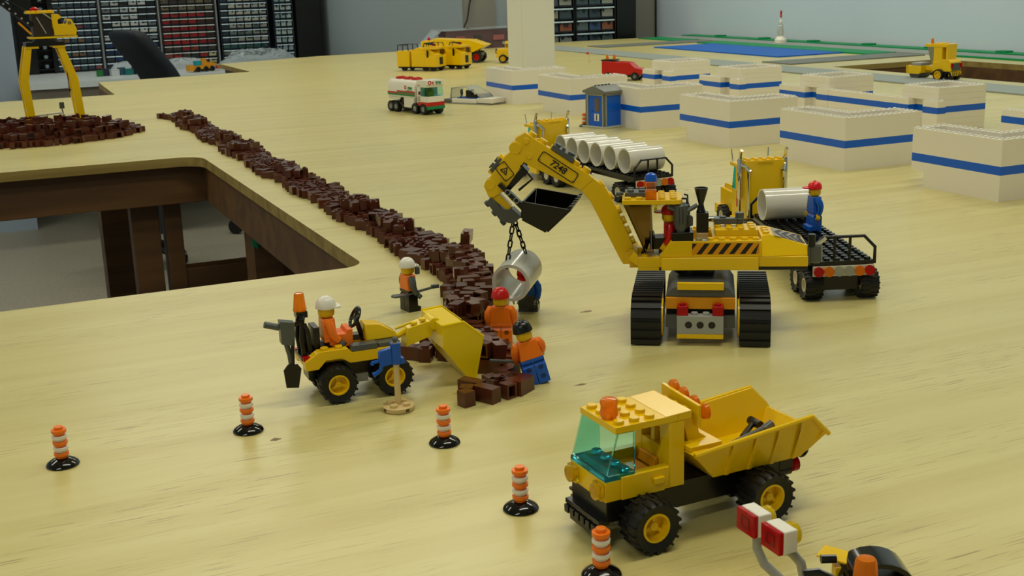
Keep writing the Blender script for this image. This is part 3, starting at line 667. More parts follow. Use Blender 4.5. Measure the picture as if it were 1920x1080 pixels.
# ============================================================ EXCAVATOR
EX = (467, 733); EA = 150.3
ex = thing('excavator', 'large yellow toy excavator on black tracks with a long bent boom', 'toy excavator', *EX, EA)
CXE = -2
for s in (1, -1):
    yc = CXE + s*37.5; g = G(); path = []
    H = 33; r = 15.5; ys, ye = 55, -43
    pts = [(ys-.5, 3), (ys, 7), (ys, 20), (ys-2.5, 26), (ys-8, 30), (ys-16, H-1)]
    n = 12
    pts += [(ys-16-(ys-16-(ye+14))*i/n, H-1+0*i) for i in range(1, n+1)]
    pts += [(ye+6, H-4), (ye+1, 22), (ye, 14), (ye+3, 5), (ye+9, 1.2)]
    pts += [(ye+9+(ys-14-ye)*i/n, 1.2) for i in range(1, n+1)] 
    inn = [((p[0]-6)*.90+6.2, (p[1]-16.5)*.82+16.5) for p in pts]
    N = len(pts); x0, x1 = yc-10.5, yc+10.5
    vs = [(x0, p[0], p[1]) for p in pts] + [(x1, p[0], p[1]) for p in pts] + [(x1, p[0], p[1]) for p in inn] + [(x0, p[0], p[1]) for p in inn]
    g.add(vs, [[k*N+i, k*N+(i+1) % N, ((k+1) % 4)*N+(i+1) % N, ((k+1) % 4)*N+i] for k in range(4) for i in range(N)])
    tr = g.build('track', RUB, ex)
    # tread bars along the loop
    L = [0]
    P2 = [Vector(p) for p in pts] + [Vector(pts[0])]
    for i in range(N): L.append(L[-1]+(P2[i+1]-P2[i]).length)
    nb = int(L[-1]/6.2)
    bar = G(); bar.box(-10.4, -1.9, -.4, 10.4, 1.9, 1.5); bm_ = bar.mesh('tread_bar', RUB, smooth=False)
    for b in range(nb):
        d = L[-1]*b/nb; i = max(k for k in range(N) if L[k] <= d); f = (d-L[i])/max(1e-6, L[i+1]-L[i]); p = P2[i].lerp(P2[i+1], f); tdir = (P2[i+1]-P2[i]).normalized()
        ang = math.atan2(tdir.y, tdir.x)
        o = partat(bm_, 'tread_bar', tr, (yc, p.x, p.y)); o.rotation_euler = (ang+PI, 0, 0)
    g = G()
    for wy in (39, 20, -4, -28): g.cyl((yc-9, wy, 16.5), (yc+9, wy, 16.5), 12.2 if wy in (39, -28) else 9, n=24)
    g.build('track_wheels', YELD, ex)
    g = G()
    for wy in (39, ): g.lathe([(11, 0), (13.4, 0), (13.4, 1.2), (11, 1.2)], (yc-s*11.2-(.6 if s > 0 else .6), wy, 16.5), 24, ax='x', closed=True)
    g.build('wheel_ring', YEL, ex)
g = G(); g.box(-26, 20, 24.5, 22, 46, 32.6); g.build('undercarriage', YELD, ex, bev=.25)
g = G(); g.prism([(-26, 32.7), (-22, 38.5), (-16, 41), (12, 41), (18, 38.5), (22, 32.7)], 'y', -20, 44); g.box(-26, -30, 10, 22, 34, 24); g.build('frame_block', DGR, ex, bev=.25)
g = G(); g.box(-18, 44.3, 38.5, 14, 47.5, 43.5); g.build('cross_bar', YEL, ex, bev=.3)
g = G(); g.lathe([(15, 41.1), (15, 47), (17, 47), (17, 48.4)], (0, 0, 0), 32); g.build('turntable', BLK, ex)
g = G(); g.box(-18, 46.2, 8.6, 14, 51, 21.6); g.box(-18, 51, 8.6, 14, 54, 21.6); g.studs(-10, 45.5, 21.6, 2, 1, 16)
gb = g.build('grey_beam', LGR, ex, bev=.25)
g = G()
for xx in (-10, -2, 6): g.cyl((xx, 53.9, 15.2), (xx, 54.1, 15.2), 2.5, n=20)
g.build('pin_hole', mat('hole_dark', (40, 30, 22), .6), gb)
g = G(); g.box(-18, 46, 5.2, 14, 54, 8.5); g.build('beam_base_plate', YEL, ex, bev=.2)
for xx in (-18, 6.3):
    g = G(); g.box(xx, 46, 21.7, xx+7.7, 53.9, 28.6); g.cyl((xx+3.85, 50, 28.6), (xx+3.85, 50, 30), 2.2); g.build('tail_lamp', TRED, ex, bev=.6)
for xx in (-26, 14.3): g = G(); g.box(xx, 43, 11, xx+7.7, 46, 20); g.build('beam_link', DGR, ex)
# upper structure  (x forward = boom side, y = near side +)
g = G(); g.box(-78, -23.5, 46.8, 26, 23.5, 49); g.build('base_plate', BLK, ex, bev=.2)
g = G(); g.box(-43.5, -23.6, 49.1, 41, 23.6, 56.4); g.box(26, -23.6, 46.8, 41, 23.6, 49.1); g.box(41, -14, 46.8, 47, 14, 60)
g.studs(32, 15.8, 56.4, 1, 1, 16); g.prism([(41, 50), (47.5, 55), (44, 60), (41, 58)], 'y', -12, 23.4)
g.build('body_lower', YEL, ex, bev=.25)
g = G(); g.add([(-43.5, 24, 47), (24.5, 24, 47), (24.5, 26.8, 47.6), (-43.5, 26.8, 47.6), (-43.5, 24, 56.4), (24.5, 24, 56.4), (24.5, 25.6, 56.4), (-43.5, 25.6, 56.4)], [(0,1,2,3),(4,5,6,7),(0,1,5,4),(1,2,6,5),(2,3,7,6),(3,0,4,7)]); g.build('side_slab', YEL, ex, bev=.3)
g = G(); g.prism([(26, 56.5), (18, 68), (2.2, 68), (2.2, 56.5)], 'y', 15.8, 23.8); g.box(-45.5, 15.8, 56.5, 2.1, 23.8, 68); g.box(-45.5, -23.8, 56.5, 18, -16, 68); g.prism([(26, 56.5), (18, 68), (18, 56.5)], 'y', -23.8, -16)
g.studs(-46, 15.8, 68, 8, 1, 18); g.studs(-46, -23.8, 68, 8, 1, 12); g.box(-45.5, -15.9, 56.5, -20, 15.7, 66); g.build('side_wall', YEL, ex, bev=.25)
g = G(); g.box(-44, -16, 66.1, -12, 16, 69.5); g.box(-44, -8, 69.6, -14, 14, 74); g.studs(-44, -8, 74, 4, 3, 16, skip=((3, 2),)); g.studs(-20, 7, 70.5, 1, 1, 14); g.build('engine_deck', YEL, ex, bev=.25)
# hazard sticker on the near wall
def quad(g, p, y0=23.82, y1=23.95): g.prism(p, 'y', y0, y1)
g = G(); g.box(-44, 23.82, 58.4, 3, 23.9, 66.6); st = g.build('sticker_field', YELD, ex)
g = G()
for k in range(6):
    xr = -1.5 - k*7.6
    P = [(xr-3.6-4.4, 66.4), (xr+.0-4.4, 66.4), (xr+.0+1.4, 58.6), (xr-3.6+1.4, 58.6)]
    P = [(max(-43.8, min(2.8, a)), b) for a, b in P]; quad(g, P, 23.91, 24.0)
quad(g, [(2.8, 66.4), (-.6, 66.4), (2.8, 62)], 23.91, 24.0)
g.build('hazard_stripe', INK, st)
# rear counterweight
g = G(); vs = [(-45.7, -23.8, 56.5), (-45.7, 23.8, 56.5), (-78, 20, 56.5), (-78, -20, 56.5), (-45.7, -20, 70), (-45.7, 16, 70), (-53, 12, 70), (-53, -18, 70), (-78, 18, 63), (-78, -18, 63)]
g.add(vs, [(0, 3, 2, 1), (0, 1, 5, 4), (4, 5, 6, 7), (1, 2, 8, 6, 5), (2, 3, 9, 8), (8, 9, 7, 6), (3, 0, 4, 7, 9)])
g.studs(-54, -12, 70, 1, 3, 16); g.box(-78, -20, 49.1, -43.6, 23.5, 56.4)
for k in range(4): g.cyl((-48-8*k, 19, 47), (-48-8*k, 19, 49.2), 2.4, n=12)
cwt = g.build('counterweight', YEL, ex, bev=.3)
nrm = Vector((-7, 0, 25)).normalized(); sdir = Vector((-25, 0, -7)).normalized()
g = G(); M = basis((-66, 0, 66.55), (-25, 0, -7), (-7, 0, 25)); g.M = M; g.box(-11, -14, 0, 11, 14, .15); cp = g.build('sticker_field', mat('sticker_grey', (150, 144, 130), .4), cwt)
g = G(); g.M = M
for k in range(4): 
    for s in (1, -1): g.prism([(-10+5.5*k, 0), (-7+5.5*k, 0), (-2+5.5*k if k < 3 else 9, s*13), (-5+5.5*k, s*13)], 'z', .2, .35)
g.build('chevron', INK, cp)
g = G(); g.lathe([(4, -6), (5.2, -5), (5.2, 6), (4, 7.5), (1, 8)], (-84, 14, 56), 8); g.box(-80, 10, 49, -78.1, 18, 62); g.build('side_bracket', DGR, cwt)
g = G(); g.cyl((-81, 17, 62), (-81, 17, 71), 2.6); g.build('hose_end', BLK, cwt)
g = G(); g.tube([(-84, 16, 62), (-91, 16, 68)], 1.3, 8); g.build('handle', CHR, cwt)
# cab
g = G(); pts = arc(13, 19.5, 4, 90, 0, 4)
g.prism([(52, 24), (52, -8), (9.6, -8), (9.6, 20), (10.8, 23), (13.6, 24)], 'z', 94.6, 97.8); g.studs(20, 16, 97.8, 4, 1, 16); g.studs(12, -8, 97.8, 3, 3, 16); g.studs(12, 16, 97.8, 1, 1, 16)
g.build('cab_roof', YEL, ex, bev=.3)
g = G(); g.box(34, -4, 98, 50, 12, 101.2); g.studs(34, -4, 101.2, 2, 2, 12); g.tube([(52, 9, 100), (55, 13, 101), (55, 17, 101)], 1.6, 8); g.build('roof_rack', DGR, ex, bev=.3)
g = G(); g.tube([(10, 22, 98.5), (7.2, 20, 98), (6.2, 14, 96.5), (6.2, 14, 92)], .7, 6); g.tube([(8, 6, 98.5), (5.6, 6, 98), (5.2, 6, 90)], .7, 6); g.build('roof_hose', BLK, ex)
g = G(); g.box(27.8, 15.9, 98, 35.6, 23.7, 104.5); g.build('beacon_lower', TORG, ex, bev=.3)
g = G(); g.box(28.4, 16.5, 104.6, 35, 23.1, 110.5); g.build('beacon_upper', mat('clear_orange_glass', (240, 160, 120), .08, trans=.9, ior=1.2), ex, bev=.3)
g = G(); g.lathe([(3.8, 110.6), (4.4, 110.8), (4.4, 113.4), (3.6, 115.6), (1.6, 116.6), (.3, 116.8)], (31.7, 19.8, 0), 16); g.build('beacon_cap', mat('bright_blue_plastic', (18, 84, 196), .2), ex)
g = G(); 
for y0, y1 in ((22.4, 23.6), (-8, -7)): g.add([(51, y0, 94.4), (31.4, y0, 94.4), (29.6, y0, 60), (36, y0, 60), (51, y1, 94.4), (31.4, y1, 94.4), (29.6, y1, 60), (36, y1, 60)], [(0,1,2,3),(4,5,6,7),(0,1,5,4),(1,2,6,5),(2,3,7,6),(3,0,4,7)])
g.add([(51, -7, 94.4), (51, 22.4, 94.4), (36, 22.4, 60), (36, -7, 60), (50, -7, 94.4), (50, 22.4, 94.4), (35, 22.4, 60), (35, -7, 60)], [(0,1,2,3),(4,5,6,7),(0,1,5,4),(1,2,6,5),(2,3,7,6),(3,0,4,7)])
g.build('cab_window', SMOK, ex)
g = G(); g.box(31.2, 21.6, 60, 32, 23.9, 94.4); g.build('window_edge', TCLR, ex)
g = G(); g.box(7, -8, 56.5, 12, 15.6, 84); g.box(12, -6, 57, 26, 14, 62); g.build('seat', BLK, ex, bev=.3)
g = G(); g.tube([(36, 8, 57), (33, 8, 66)], 1.1, 8); g.tube([(38, 14, 57), (35, 15, 64)], 1.1, 8); g.box(31, 4, 64, 36, 12, 67); g.build('controls', BLK, ex)
g = G(); g.cyl((27.5, 21, 92.3), (29.5, 21, 92.3), 2.6, n=10); g.build('cab_lamp', TYEL, ex)
# engine column and funnel
g = G(); g.box(2, 4, 68, 17, 23, 74); g.box(4, 2, 74, 16, 14, 92); g.build('engine_block', BLK, ex, bev=.3)
g = G(); g.box(8.4, 16, 80, 13.6, 22, 94); g.lathe([(3, 68), (3, 74), (5.4, 80), (5.4, 93), (3, 95)], (10.8, 18.5, 0), 8); g.tube([(20, 19, 92.5), (14, 19, 90)], 2.0, 8); g.tube([(8, 19, 88), (-1, 18, 93)], 1.7, 8)
for k in range(3): g.box(8.2+k*2, 23.5, 80, 9+k*2, 24.4, 92)
g.prism([(8, 88), (2, 84), (2, 78), (8, 76)], 'y', 14, 17); g.build('exhaust_manifold', DGR, ex, bev=.2)
g = G(); g.box(-8.6, 15, 74, -.2, 23, 88); g.lathe([(2, 88), (3.4, 88.4), (2.4, 91), (1.8, 94), (2.6, 97), (4.4, 103.5), (4.9, 105.5), (4.2, 105.6), (3.4, 101), (.2, 98)], (-3.4, 19, 0), 20); g.build('funnel', BLK, ex, bev=.2)
g = G(); g.box(-8, 15.8, 68.2, 0, 23.6, 73.8); g.studs(-8, 15.8, 73.4, 1, 1, 12); g.build('clear_brick', TCLR, ex, bev=.3)
g = G(); g.box(-30, -3, 75.8, -14+0, 3, 80); g.cyl((-32, 0, 75.8), (-32, 0, 84), 3.2, n=14); g.cyl((-32, 0, 79), (-32, 0, 80), 3.8, n=14); g.studs(-24, -4, 79.6, 1, 1, 12); g.build('filter_unit', DGR, ex, bev=.3)
g = G(); g.lathe([(4, 0), (5, 1), (5, 2.4), (4, 3)], (-14, -8, 76), 14); g.build('chrome_cap', CHR, ex)
# boom in the plane y = 0..8
def boomseg(g, p, y0=0, y1=8): g.prism(p, 'y', y0, y1)
def edge_studs(g, a, b, inward, n, yy=4, t0=0.5):
    a = Vector(a); b = Vector(b); d = (b-a).normalized(); L = (b-a).length; nn = Vector(inward).normalized()
    for i in range(n):
        p = a + d*(L*(i+.5)/n); g.cyl((p.x-nn.x, yy, p.y-nn.y), (p.x+nn.x*2.6, yy, p.y+nn.y*2.6), 3.1, n=16)
g = G(); boomseg(g, [(52.5, 49), (42, 56.5), (56.5, 90), (63.5, 104), (72, 111), (81.5, 103), (75, 95)]); edge_studs(g, (44, 61), (57, 91), (-.91, .41), 4); edge_studs(g, (58, 93), (71, 110), (-.8, .6), 2); g.prism([(52, 49), (36, 49), (36, 56), (42, 58), (50, 58)], 'y', -4, 12); edge_studs(g, (37, 56), (42, 58), (-.3, .95), 1)
b1 = g.build('boom_lower', YEL, ex, bev=.3)
g = G(); boomseg(g, [(72.3, 110.8), (75, 113.5), (120.5, 145), (128, 141), (125, 126), (119, 121.5), (81.5, 102.9)], -.3, 8.3); edge_studs(g, (74, 113.6), (120, 144.8), (-.57, .83), 6)
g.cyl((120, 8.3, 139), (120, 9.0, 139), 2.4, n=14); g.cyl((118, 8.3, 128), (118, 9.0, 128), 2.4, n=14)
for k in range(6):
    d = Vector((45, 30.5)).normalized(); p = Vector((75, 114)) + d*(9*k); g.box(p.x-1.5, 2, p.y-1, p.x+1.5, 6, p.y+.9) if k % 2 else None
b2 = g.build('boom_upper', YEL, ex, bev=.3)
g = G(); d = Vector((47, 32)).normalized(); nn = Vector((-d.y, d.x)); p = Vector((95, 128))
g.M = basis((p.x, 4, p.y), (-d.x, 0, -d.y), (nn.x, 0, nn.y)); g.box(-9, -5, 0, 9, 5, 3.4)
for i in range(3):
    g.stud(-6+6*i, 2.4, 3.4, 12) if i != 1 else None
    g.box(-7+5*i, -3, 3.4, -4.5+5*i, 3, 5.4)
g.build('hose_clamp', DGR, b2)
mid = (97.5, 119.8); ang = math.atan2(17.2, 25)
Mt = basis((mid[0], 8.75, mid[1]), (-d.x, 0, -d.y), (0, 1, 0))
def rrect(hx, hy, r):
    o = []
    for cx, cy, a in ((hx-r, hy-r, 0), (-hx+r, hy-r, 90), (-hx+r, -hy+r, 180), (hx-r, -hy+r, 270)): o += arc(cx, cy, r, a, a+90, 4)
    return o
def outline(parent, M, hx, hy, r, w, nm='plate_outline'):
    a = rrect(hx, hy, r); b = rrect(hx-w, hy-w, max(.2, r-w)); n = len(a); g = G(); g.M = M
    vs = [(x, y, -.3) for x, y in a] + [(x, y, .1) for x, y in a] + [(x, y, .1) for x, y in b] + [(x, y, -.3) for x, y in b]
    g.add(vs, [[k*n+i, k*n+(i+1) % n, ((k+1) % 4)*n+(i+1) % n, ((k+1) % 4)*n+i] for k in range(4) for i in range(n)]); g.build(nm, INK, parent)
    g = G(); g.M = M
    for sx in (1, -1):
        for sy in (1, -1): g.cyl((sx*(hx-1.6), sy*(hy-1.6), -.3), (sx*(hx-1.6), sy*(hy-1.6), .08), .28, n=8)
    g.build('rivet_print', INK, parent)
outline(b2, Mt, 15.4, 4.2, 1.6, .6)
lettering('7248', 6.6, 'number_print', INK, b2, Mt, .2, shear=.1, bold=.12)
g = G(); boomseg(g, [(128, 134), (122, 124), (136, 103.5), (147.5, 97), (151, 106), (147.5, 112.5), (136, 128)], -1, 9); g.cyl((128, -1.2, 134), (128, 9.2, 134), 4.5, n=20); g.cyl((147, -1.2, 108), (147, 9.2, 108), 4.0, n=20)
edge_studs(g, (148.5, 113), (135, 130), (.8, .6), 2)
b3 = g.build('stick', YEL, ex, bev=.3)
Ms = basis((136, 9.2, 117.5), (-.82, 0, -.57), (0, 1, 0)); Ms = basis((136, 9.3, 117.5), Vector((-.60, 0, -.80)).cross(Vector((0, 1, 0))), (0, 1, 0))
outline(b3, Ms, 4.4, 6.4, 1.4, .6, 'warning_outline')
g = G(); g.M = Ms @ Matrix.Rotation(math.radians(-20), 4, 'Z')
a = [(0, 3.4), (-3, -2.2), (3, -2.2)]; b = [(0, 2.1), (-1.9, -1.6), (1.9, -1.6)]
g.add([(x, y, -.3) for x, y in a] + [(x, y, .12) for x, y in a] + [(x, y, .12) for x, y in b] + [(x, y, -.3) for x, y in b], [[k*3+i, k*3+(i+1) % 3, ((k+1) % 4)*3+(i+1) % 3, ((k+1) % 4)*3+i] for k in range(4) for i in range(3)]); g.box(-.3, -1, -.3, .3, 1.1, .12); g.build('warning_triangle', INK, b3)
g = G(); g.tube([(124, 11.5, 122), (116, 11.5, 112), (126, 11.5, 104)], .9, 6); g.prism([(123, 121), (119, 117), (133, 103), (136, 105)], 'y', -4, 9); g.build('stick_liner', BLK, ex)
g = G(); g.M = basis((140.8, 4, 120.6), (.66, 0, -.75), (.75, 0, .66)); g.box(-6, -4, -1, 6, 4, 3.2); g.cyl((-3, 0, 3), (-3, 0, 5), 2.4, n=12); g.cyl((3, 0, 3), (3, 0, 5), 2.4, n=12); g.build('hinge_plate', DGR, ex, bev=.2)
g = G(); boomseg(g, [(149, 100), (152, 107), (147, 108), (132, 91.5), (134.5, 88)], 0, 8); g.build('bucket_link', YEL, ex, bev=.3)
g = G(); boomseg(g, [(146.5, 99), (150, 95), (140, 81), (131, 79), (125, 84), (131, 90), (138, 89)], -2, 10)
for p in ((149, 94), (144, 87), (138, 80)): g.cyl((p[0], 4, p[1]), (p[0]+2, 4, p[1]-1.8), 2.5, n=12)
g.build('bucket_hinge', DGR, ex, bev=.3)
g = G(); g.prism([(141, 108.5), (138.5, 110), (121.5, 93), (124, 90)], 'y', 9.2, 16); bb = g.build('bucket_brace', BLK, ex, bev=.3)
g = G()
for k in range(2): g.M = basis((133.6-6*k, 16.1, 103.3-6*k), (-.7, 0, -.7), (0, 1, 0)); g.tubering((0, 0, 0), (0, 0, .15), 2.2, 1.6, 16)
g.build('ring_print', LGR, bb)
# bucket: open box
out = [(121.7, 97.4), (89.5, 91.3), (106.3, 75.6), (123.3, 85.0)]
g = G(); g.M = Matrix(((1, .13, 0, -2.9), (0, 1, 0, 0), (0, -.045, 1, 1), (0, 0, 0, 1)))
for y0, y1 in ((20.5, 22), (-24, -22.5)): g.prism(out, 'y', y0, y1)
def slab(g, a, b, y0, y1, t, side):
    a = Vector(a); b = Vector(b); d = (b-a).normalized(); n_ = Vector((-d.y, d.x))*side*t
    g.prism([tuple(a), tuple(b), tuple(b+n_), tuple(a+n_)], 'y', y0, y1)
slab(g, out[1], out[2], -22.5, 20.5, 1.5, -1); slab(g, out[2], out[3], -22.5, 20.5, 1.5, -1); slab(g, out[3], out[0], -22.5, 20.5, 1.5, -1)
bu = g.build('bucket', mat('bucket_black', (8, 8, 8), .2), ex, bev=.25)
for k in range(6):
    g = G(); g.M = Matrix(((1, .13, 0, -2.9), (0, 1, 0, 0), (0, -.045, 1, 1), (0, 0, 0, 1))); y0 = -23+k*7.9; g.prism([(90, 93), (87, 93.6), (89, 90)], 'y', y0, y0+3.8); g.build('tooth', BLK, bu)

for o_ in list(ex.children):
    if o_.name.split('.')[0] in ('track', 'track_wheels', 'wheel_ring', 'undercarriage', 'frame_block', 'cross_bar', 'grey_beam', 'beam_base_plate', 'beam_link') or (o_.name.startswith('tail_lamp')):
        o_.rotation_euler.z = math.radians(-3.4); o_.location.x = -.0028
# chain, hanging pipe
def exw(x, y): return l2w(EX, EA, x, y)
def link_mesh():
    g = G(); P = [(1.5*math.cos(a), 0, (1.35 if math.sin(a) > 0 else -1.35)+1.5*math.sin(a)) for a in [2*PI*i/14 for i in range(14)]]
    vs = []; n = 14; k = 6; r = .62
    for i in range(n):
        p = Vector(P[i]); d = (Vector(P[(i+1) % n])-Vector(P[i-1])).normalized(); a = Vector((0, 1, 0)); b = d.cross(a)
        for j in range(k):
            t = 2*PI*j/k; vs.append(tuple(p + a*(r*math.cos(t)) + b*(r*math.sin(t))))
    g.add(vs, [[i*k+j, i*k+(j+1) % k, ((i+1) % n)*k+(j+1) % k, ((i+1) % n)*k+j] for i in range(n) for j in range(k)]); return g.mesh('chain_link', BLK)
LK = link_mesh()
def chain(p0, p1, label):
    x, y = exw(p0[0], p0[1]); t = thing('lifting_chain', label, 'chain', x, y, EA, p0[2], 'chains holding the pipe under the bucket')
    a = Vector((0, 0, 0)); b = Vector((p1[0]-p0[0], p1[1]-p0[1], p1[2]-p0[2])); n = max(2, int((b-a).length/4.4)); q = Vector((0, 0, 1)).rotation_difference((b-a).normalized()).to_euler()
    for i in range(n+1):
        p = a.lerp(b, i/n); o = partat(LK, 'chain_link', t, p); o.rotation_euler = (Matrix.Rotation(0, 3, 'X') @ q.to_matrix() @ Matrix.Rotation((i % 2)*PI/2 + .5, 3, 'Z')).to_euler()
    return t
chain((131.5, 7, 79), (136, 12, 49), 'black chain, the nearer of the two holding the hanging pipe')
chain((130, 4, 79), (124, 0, 57), 'black chain, the farther of the two holding the hanging pipe')
def pipe(label, x, y, z, az, L=44, R=14, group=None, tiltd=0, n=40, m=PVC, t=1.3):
    g = G(); g.tubering((-L/2, 0, 0), (L/2, 0, 0), R, R-t, n); o = g.build('pipe_section', m); place(o, x, y, z, az); o.rotation_euler = (0, math.radians(tiltd), math.radians(az)); tag(o, label, 'pipe', group); return o
px_, py_ = exw(129.5, 6)
pipe('white glossy pipe section hanging on chains under the excavator bucket', px_, py_, 40, 50, 36, 14.2, tiltd=-6, m=mat('frosted_pipe_plastic', (222, 222, 212), .1, trans=.25, ior=1.4), t=2.4)

# ============================================================ ROAD WORKERS round the trench
figure('toy worker in a white hard hat and orange vest holding a long grey shovel', 296, 879, 8, ORG, BLK, 'hard', WHT, swing=(-5, -5), vest=True, arms=DGR)
sh = thing('toy_shovel', 'long dark grey toy shovel held across by the white-helmeted worker', 'shovel', 300, 872, 2, 14.5)
g = G(); g.tube([(-9, 0, 0), (14, 0, 3)], 1.1, 8); g.build('handle', DGR, sh)
g = G(); g.prism([(-9, -3.5), (-19, -4), (-21, 0), (-19, 4), (-9, 3.5)], 'z', -.4, .8); g.build('blade', DGR, sh)
g = G(); g.box(13, -1.5, 2.2, 19, 1.5, 5); g.build('grip', DGR, sh)
rd = thing('toy_radio', 'small grey radio by the face of the white-helmeted worker', 'radio', 303, 876, 8, 29)
g = G(); g.box(-1.6, -1.5, 0, 1.6, 1.5, 5.5); g.build('radio_body', DGR, rd, bev=.2)
g = G(); g.cyl((0, 0, 5.5), (0, 0, 7.5), .5); g.build('aerial', DGR, rd)
figure('toy worker all in orange with a red hard hat standing in the brown bricks', 322, 756, 62, ORG, ORG, 'hard', RED, z=0, swing=(-15, 0), hands=BLK)
figure('toy worker in black hard hat, orange top and blue legs at the brick pile', 310, 670, 78, ORG, BLU, 'hard', BLK, z=0, swing=(10, 20), tilt=(-14, 6))
tool([(0, 0, 0), (-20, 9, 2)], 1.0, 'dark grey toy tool in the hand of the black-helmeted worker', 303, 676, 13, 0, DGR, lambda g: g.box(-1, -4, -2, 3, 4, 2), 'tool', 'toy_tool')
figure('toy worker with a red hard hat seen through the hanging pipe', 379, 832, 235, BLU, DGR, 'hard', RED, z=0, swing=(10, 10), hands=DGR, tilt=(0, 24))
x, y = exw(18.5, 8)
figure('toy driver with a red cap sitting in the excavator cab', x, y, EA, RED, BLK, 'cap', RED, z=50, swing=(-5, -5), hands=SKN, seated=True)

# ============================================================ SMALL LOADER
LA = -2; LP = (184, 713)
lo_ = thing('wheel_loader', 'small yellow toy loader with a front scoop and chunky black tyres', 'toy loader', *LP, LA)
g = G(); g.prism([(-17, 22.5), (-9, 22.5), (-4, 27.5), (6, 27.5), (11, 24), (34, 24), (38, 27), (38, 30.8), (12, 30.8), (10, 33.6), (-8, 33.6), (-17, 28)], 'y', -15.5, -8.2)
g.prism([(-17, 22.5), (-9, 22.5), (-4, 27.5), (6, 27.5), (11, 24), (34, 24), (38, 27), (38, 30.8), (12, 30.8), (10, 33.6), (-8, 33.6), (-17, 28)], 'y', 8.2, 15.5)
g.box(-17, -8.1, 24, 38, 8.1, 27.5)
for s in (-11.8, 11.8):
    for xx in (-4, 5): g.stud(xx, s, 33.6, 18)
g.build('mudguards', YEL, lo_, bev=.25)
g = G(); g.box(-14, -7.8, 14, 44, 7.8, 23.9); g.box(-18, -10, 27.6, -9, 10, 30); g.box(6, -7.5, 27.6, 14, 7.5, 36) ; g.build('chassis', BLK, lo_, bev=.25)
g = G(); g.box(12.5, -15.5, 30.9, 29, -8.3, 34.6); g.box(12.5, 8.3, 30.9, 29, 15.5, 34.6); g.box(30, -14, 30.9, 44, 14, 33.6); g.build('running_board', DGR, lo_, bev=.3)
g = G(); g.add([(24, -7.5, 33.7), (46, -6, 33.7), (46, 6, 33.7), (24, 7.5, 33.7), (24, -6, 45), (34, -5, 43.5), (34, 5, 43.5), (24, 6, 45), (44, -3.6, 37), (44, 3.6, 37)],
    [(0,3,2,1),(0,1,8,5,4),(3,7,6,9,2),(4,5,6,7),(5,8,9,6),(1,2,9,8),(0,4,7,3)]); o = g.build('hood', YEL, lo_, bev=.9)
g = G(); g.box(-9, -7, 27.6, -5, 7, 47); g.box(-9, -7, 27.6, 6, 7, 35); g.build('seat', BLK, lo_, bev=.4)
g = G(); g.tube([(24, 0, 33), (20.5, 0, 46)], 1.6, 8); g.M = Matrix.Translation((19.5, 0, 48.6)) @ Matrix.Rotation(math.radians(-62), 4, 'Y'); 
vs = []; n = 20; k = 6
for i in range(n):
    a = 2*PI*i/n
    for j in range(k):
        t_ = 2*PI*j/k; vs.append(((6.2+1.1*math.cos(t_))*math.cos(a), (6.2+1.1*math.cos(t_))*math.sin(a), 1.1*math.sin(t_)))
g.add(vs, [[i*k+j, i*k+(j+1) % k, ((i+1) % n)*k+(j+1) % k, ((i+1) % n)*k+j] for i in range(n) for j in range(k)])
for a in (0, 2.1, 4.2): g.tube([(0, 0, 0), (6*math.cos(a), 6*math.sin(a), 0)], .9, 6)
g.build('steering_wheel', BLK, lo_)
g = G()
for s in (-1, 1):
    g.tube([(-15, s*6, 28), (-16.5, s*6, 40), (-15, s*6, 53), (-13.5, s*2.5, 55)], 1.5, 8); g.tube([(-11, s*6, 28), (-12, s*6, 44), (-14, s*6, 50)], 1.4, 8)
g.box(-18, -4, 53.5, -11, 4, 57.2); g.tube([(-24, -9, 50), (-16, -6, 52), (-15, -4, 55)], 1.5, 8); g.build('rear_frame', BLK, lo_)
g = G(); g.lathe([(4.2, 57.3), (4.4, 58), (4, 59.5), (3.1, 67.8), (2.6, 68.6), (.6, 68.7)], (-14.8, 0, 0), 10); g.build('amber_beacon', TORG, lo_)
g = G(); g.box(-17.6, -13, 28.1, -10, -8.3, 30.4); g.box(-17.6, 8.3, 28.1, -10, 13, 30.4); g.build('tail_lamp', TRED, lo_)
g = G(); g.prism([(-30, 41), (-22, 39), (-21, 53.5), (-30, 55.5)], 'y', -13, -6); g.cyl((-30, -9.5, 51), (-39, -9.5, 54), 2.1, n=10); g.tube([(-27, -10, 42), (-25, -10, 33), (-24.5, -10, 27)], 1.8, 8); g.build('tool_holder', DGR, lo_, bev=.3)
for s in (1, -1):
    for xx in (2, 38): wheel(lo_, xx, s*14.6, 12.1, 12.1, 12.5, 6.2, s)
g = G(); g.cyl((2, -12, 12.1), (2, 12, 12.1), 2); g.cyl((38, -12, 12.1), (38, 12, 12.1), 2); g.box(16, -7, 8, 24, 7, 14); g.build('axle', LGR, lo_)
g = G(); g.tube([(40, 0, 30), (48, 0, 33), (53, 0, 36)], 2.0, 8); g.prism([(50, 26), (68, 31), (71, 42), (52, 38)], 'y', -6, 6); g.lathe([(4, -7), (4, 7)], (70, 0, 39), 14, ax='y'); g.stud(57, -2.5, 39.5, 12); g.stud(63, -2.5, 41, 12); g.tube([(44, -4, 38.5), (54, -5, 41.5)], .9, 8); g.build('loader_arm', mat('bright_yellow_plastic', (238, 204, 14), .2), lo_, bev=.6)
o_ = [(66, 45), (82, 45), (95, 34), (87, .5), (69, 28)]
g = G(); BY = MATS['bright_yellow_plastic']
for y0, y1 in ((-22, -20.6), (20.6, 22)): g.prism([(70, 41), (84, 42), (97, 31), (90, .4), (88.5, .4), (70, 26)], 'y', y0, y1)
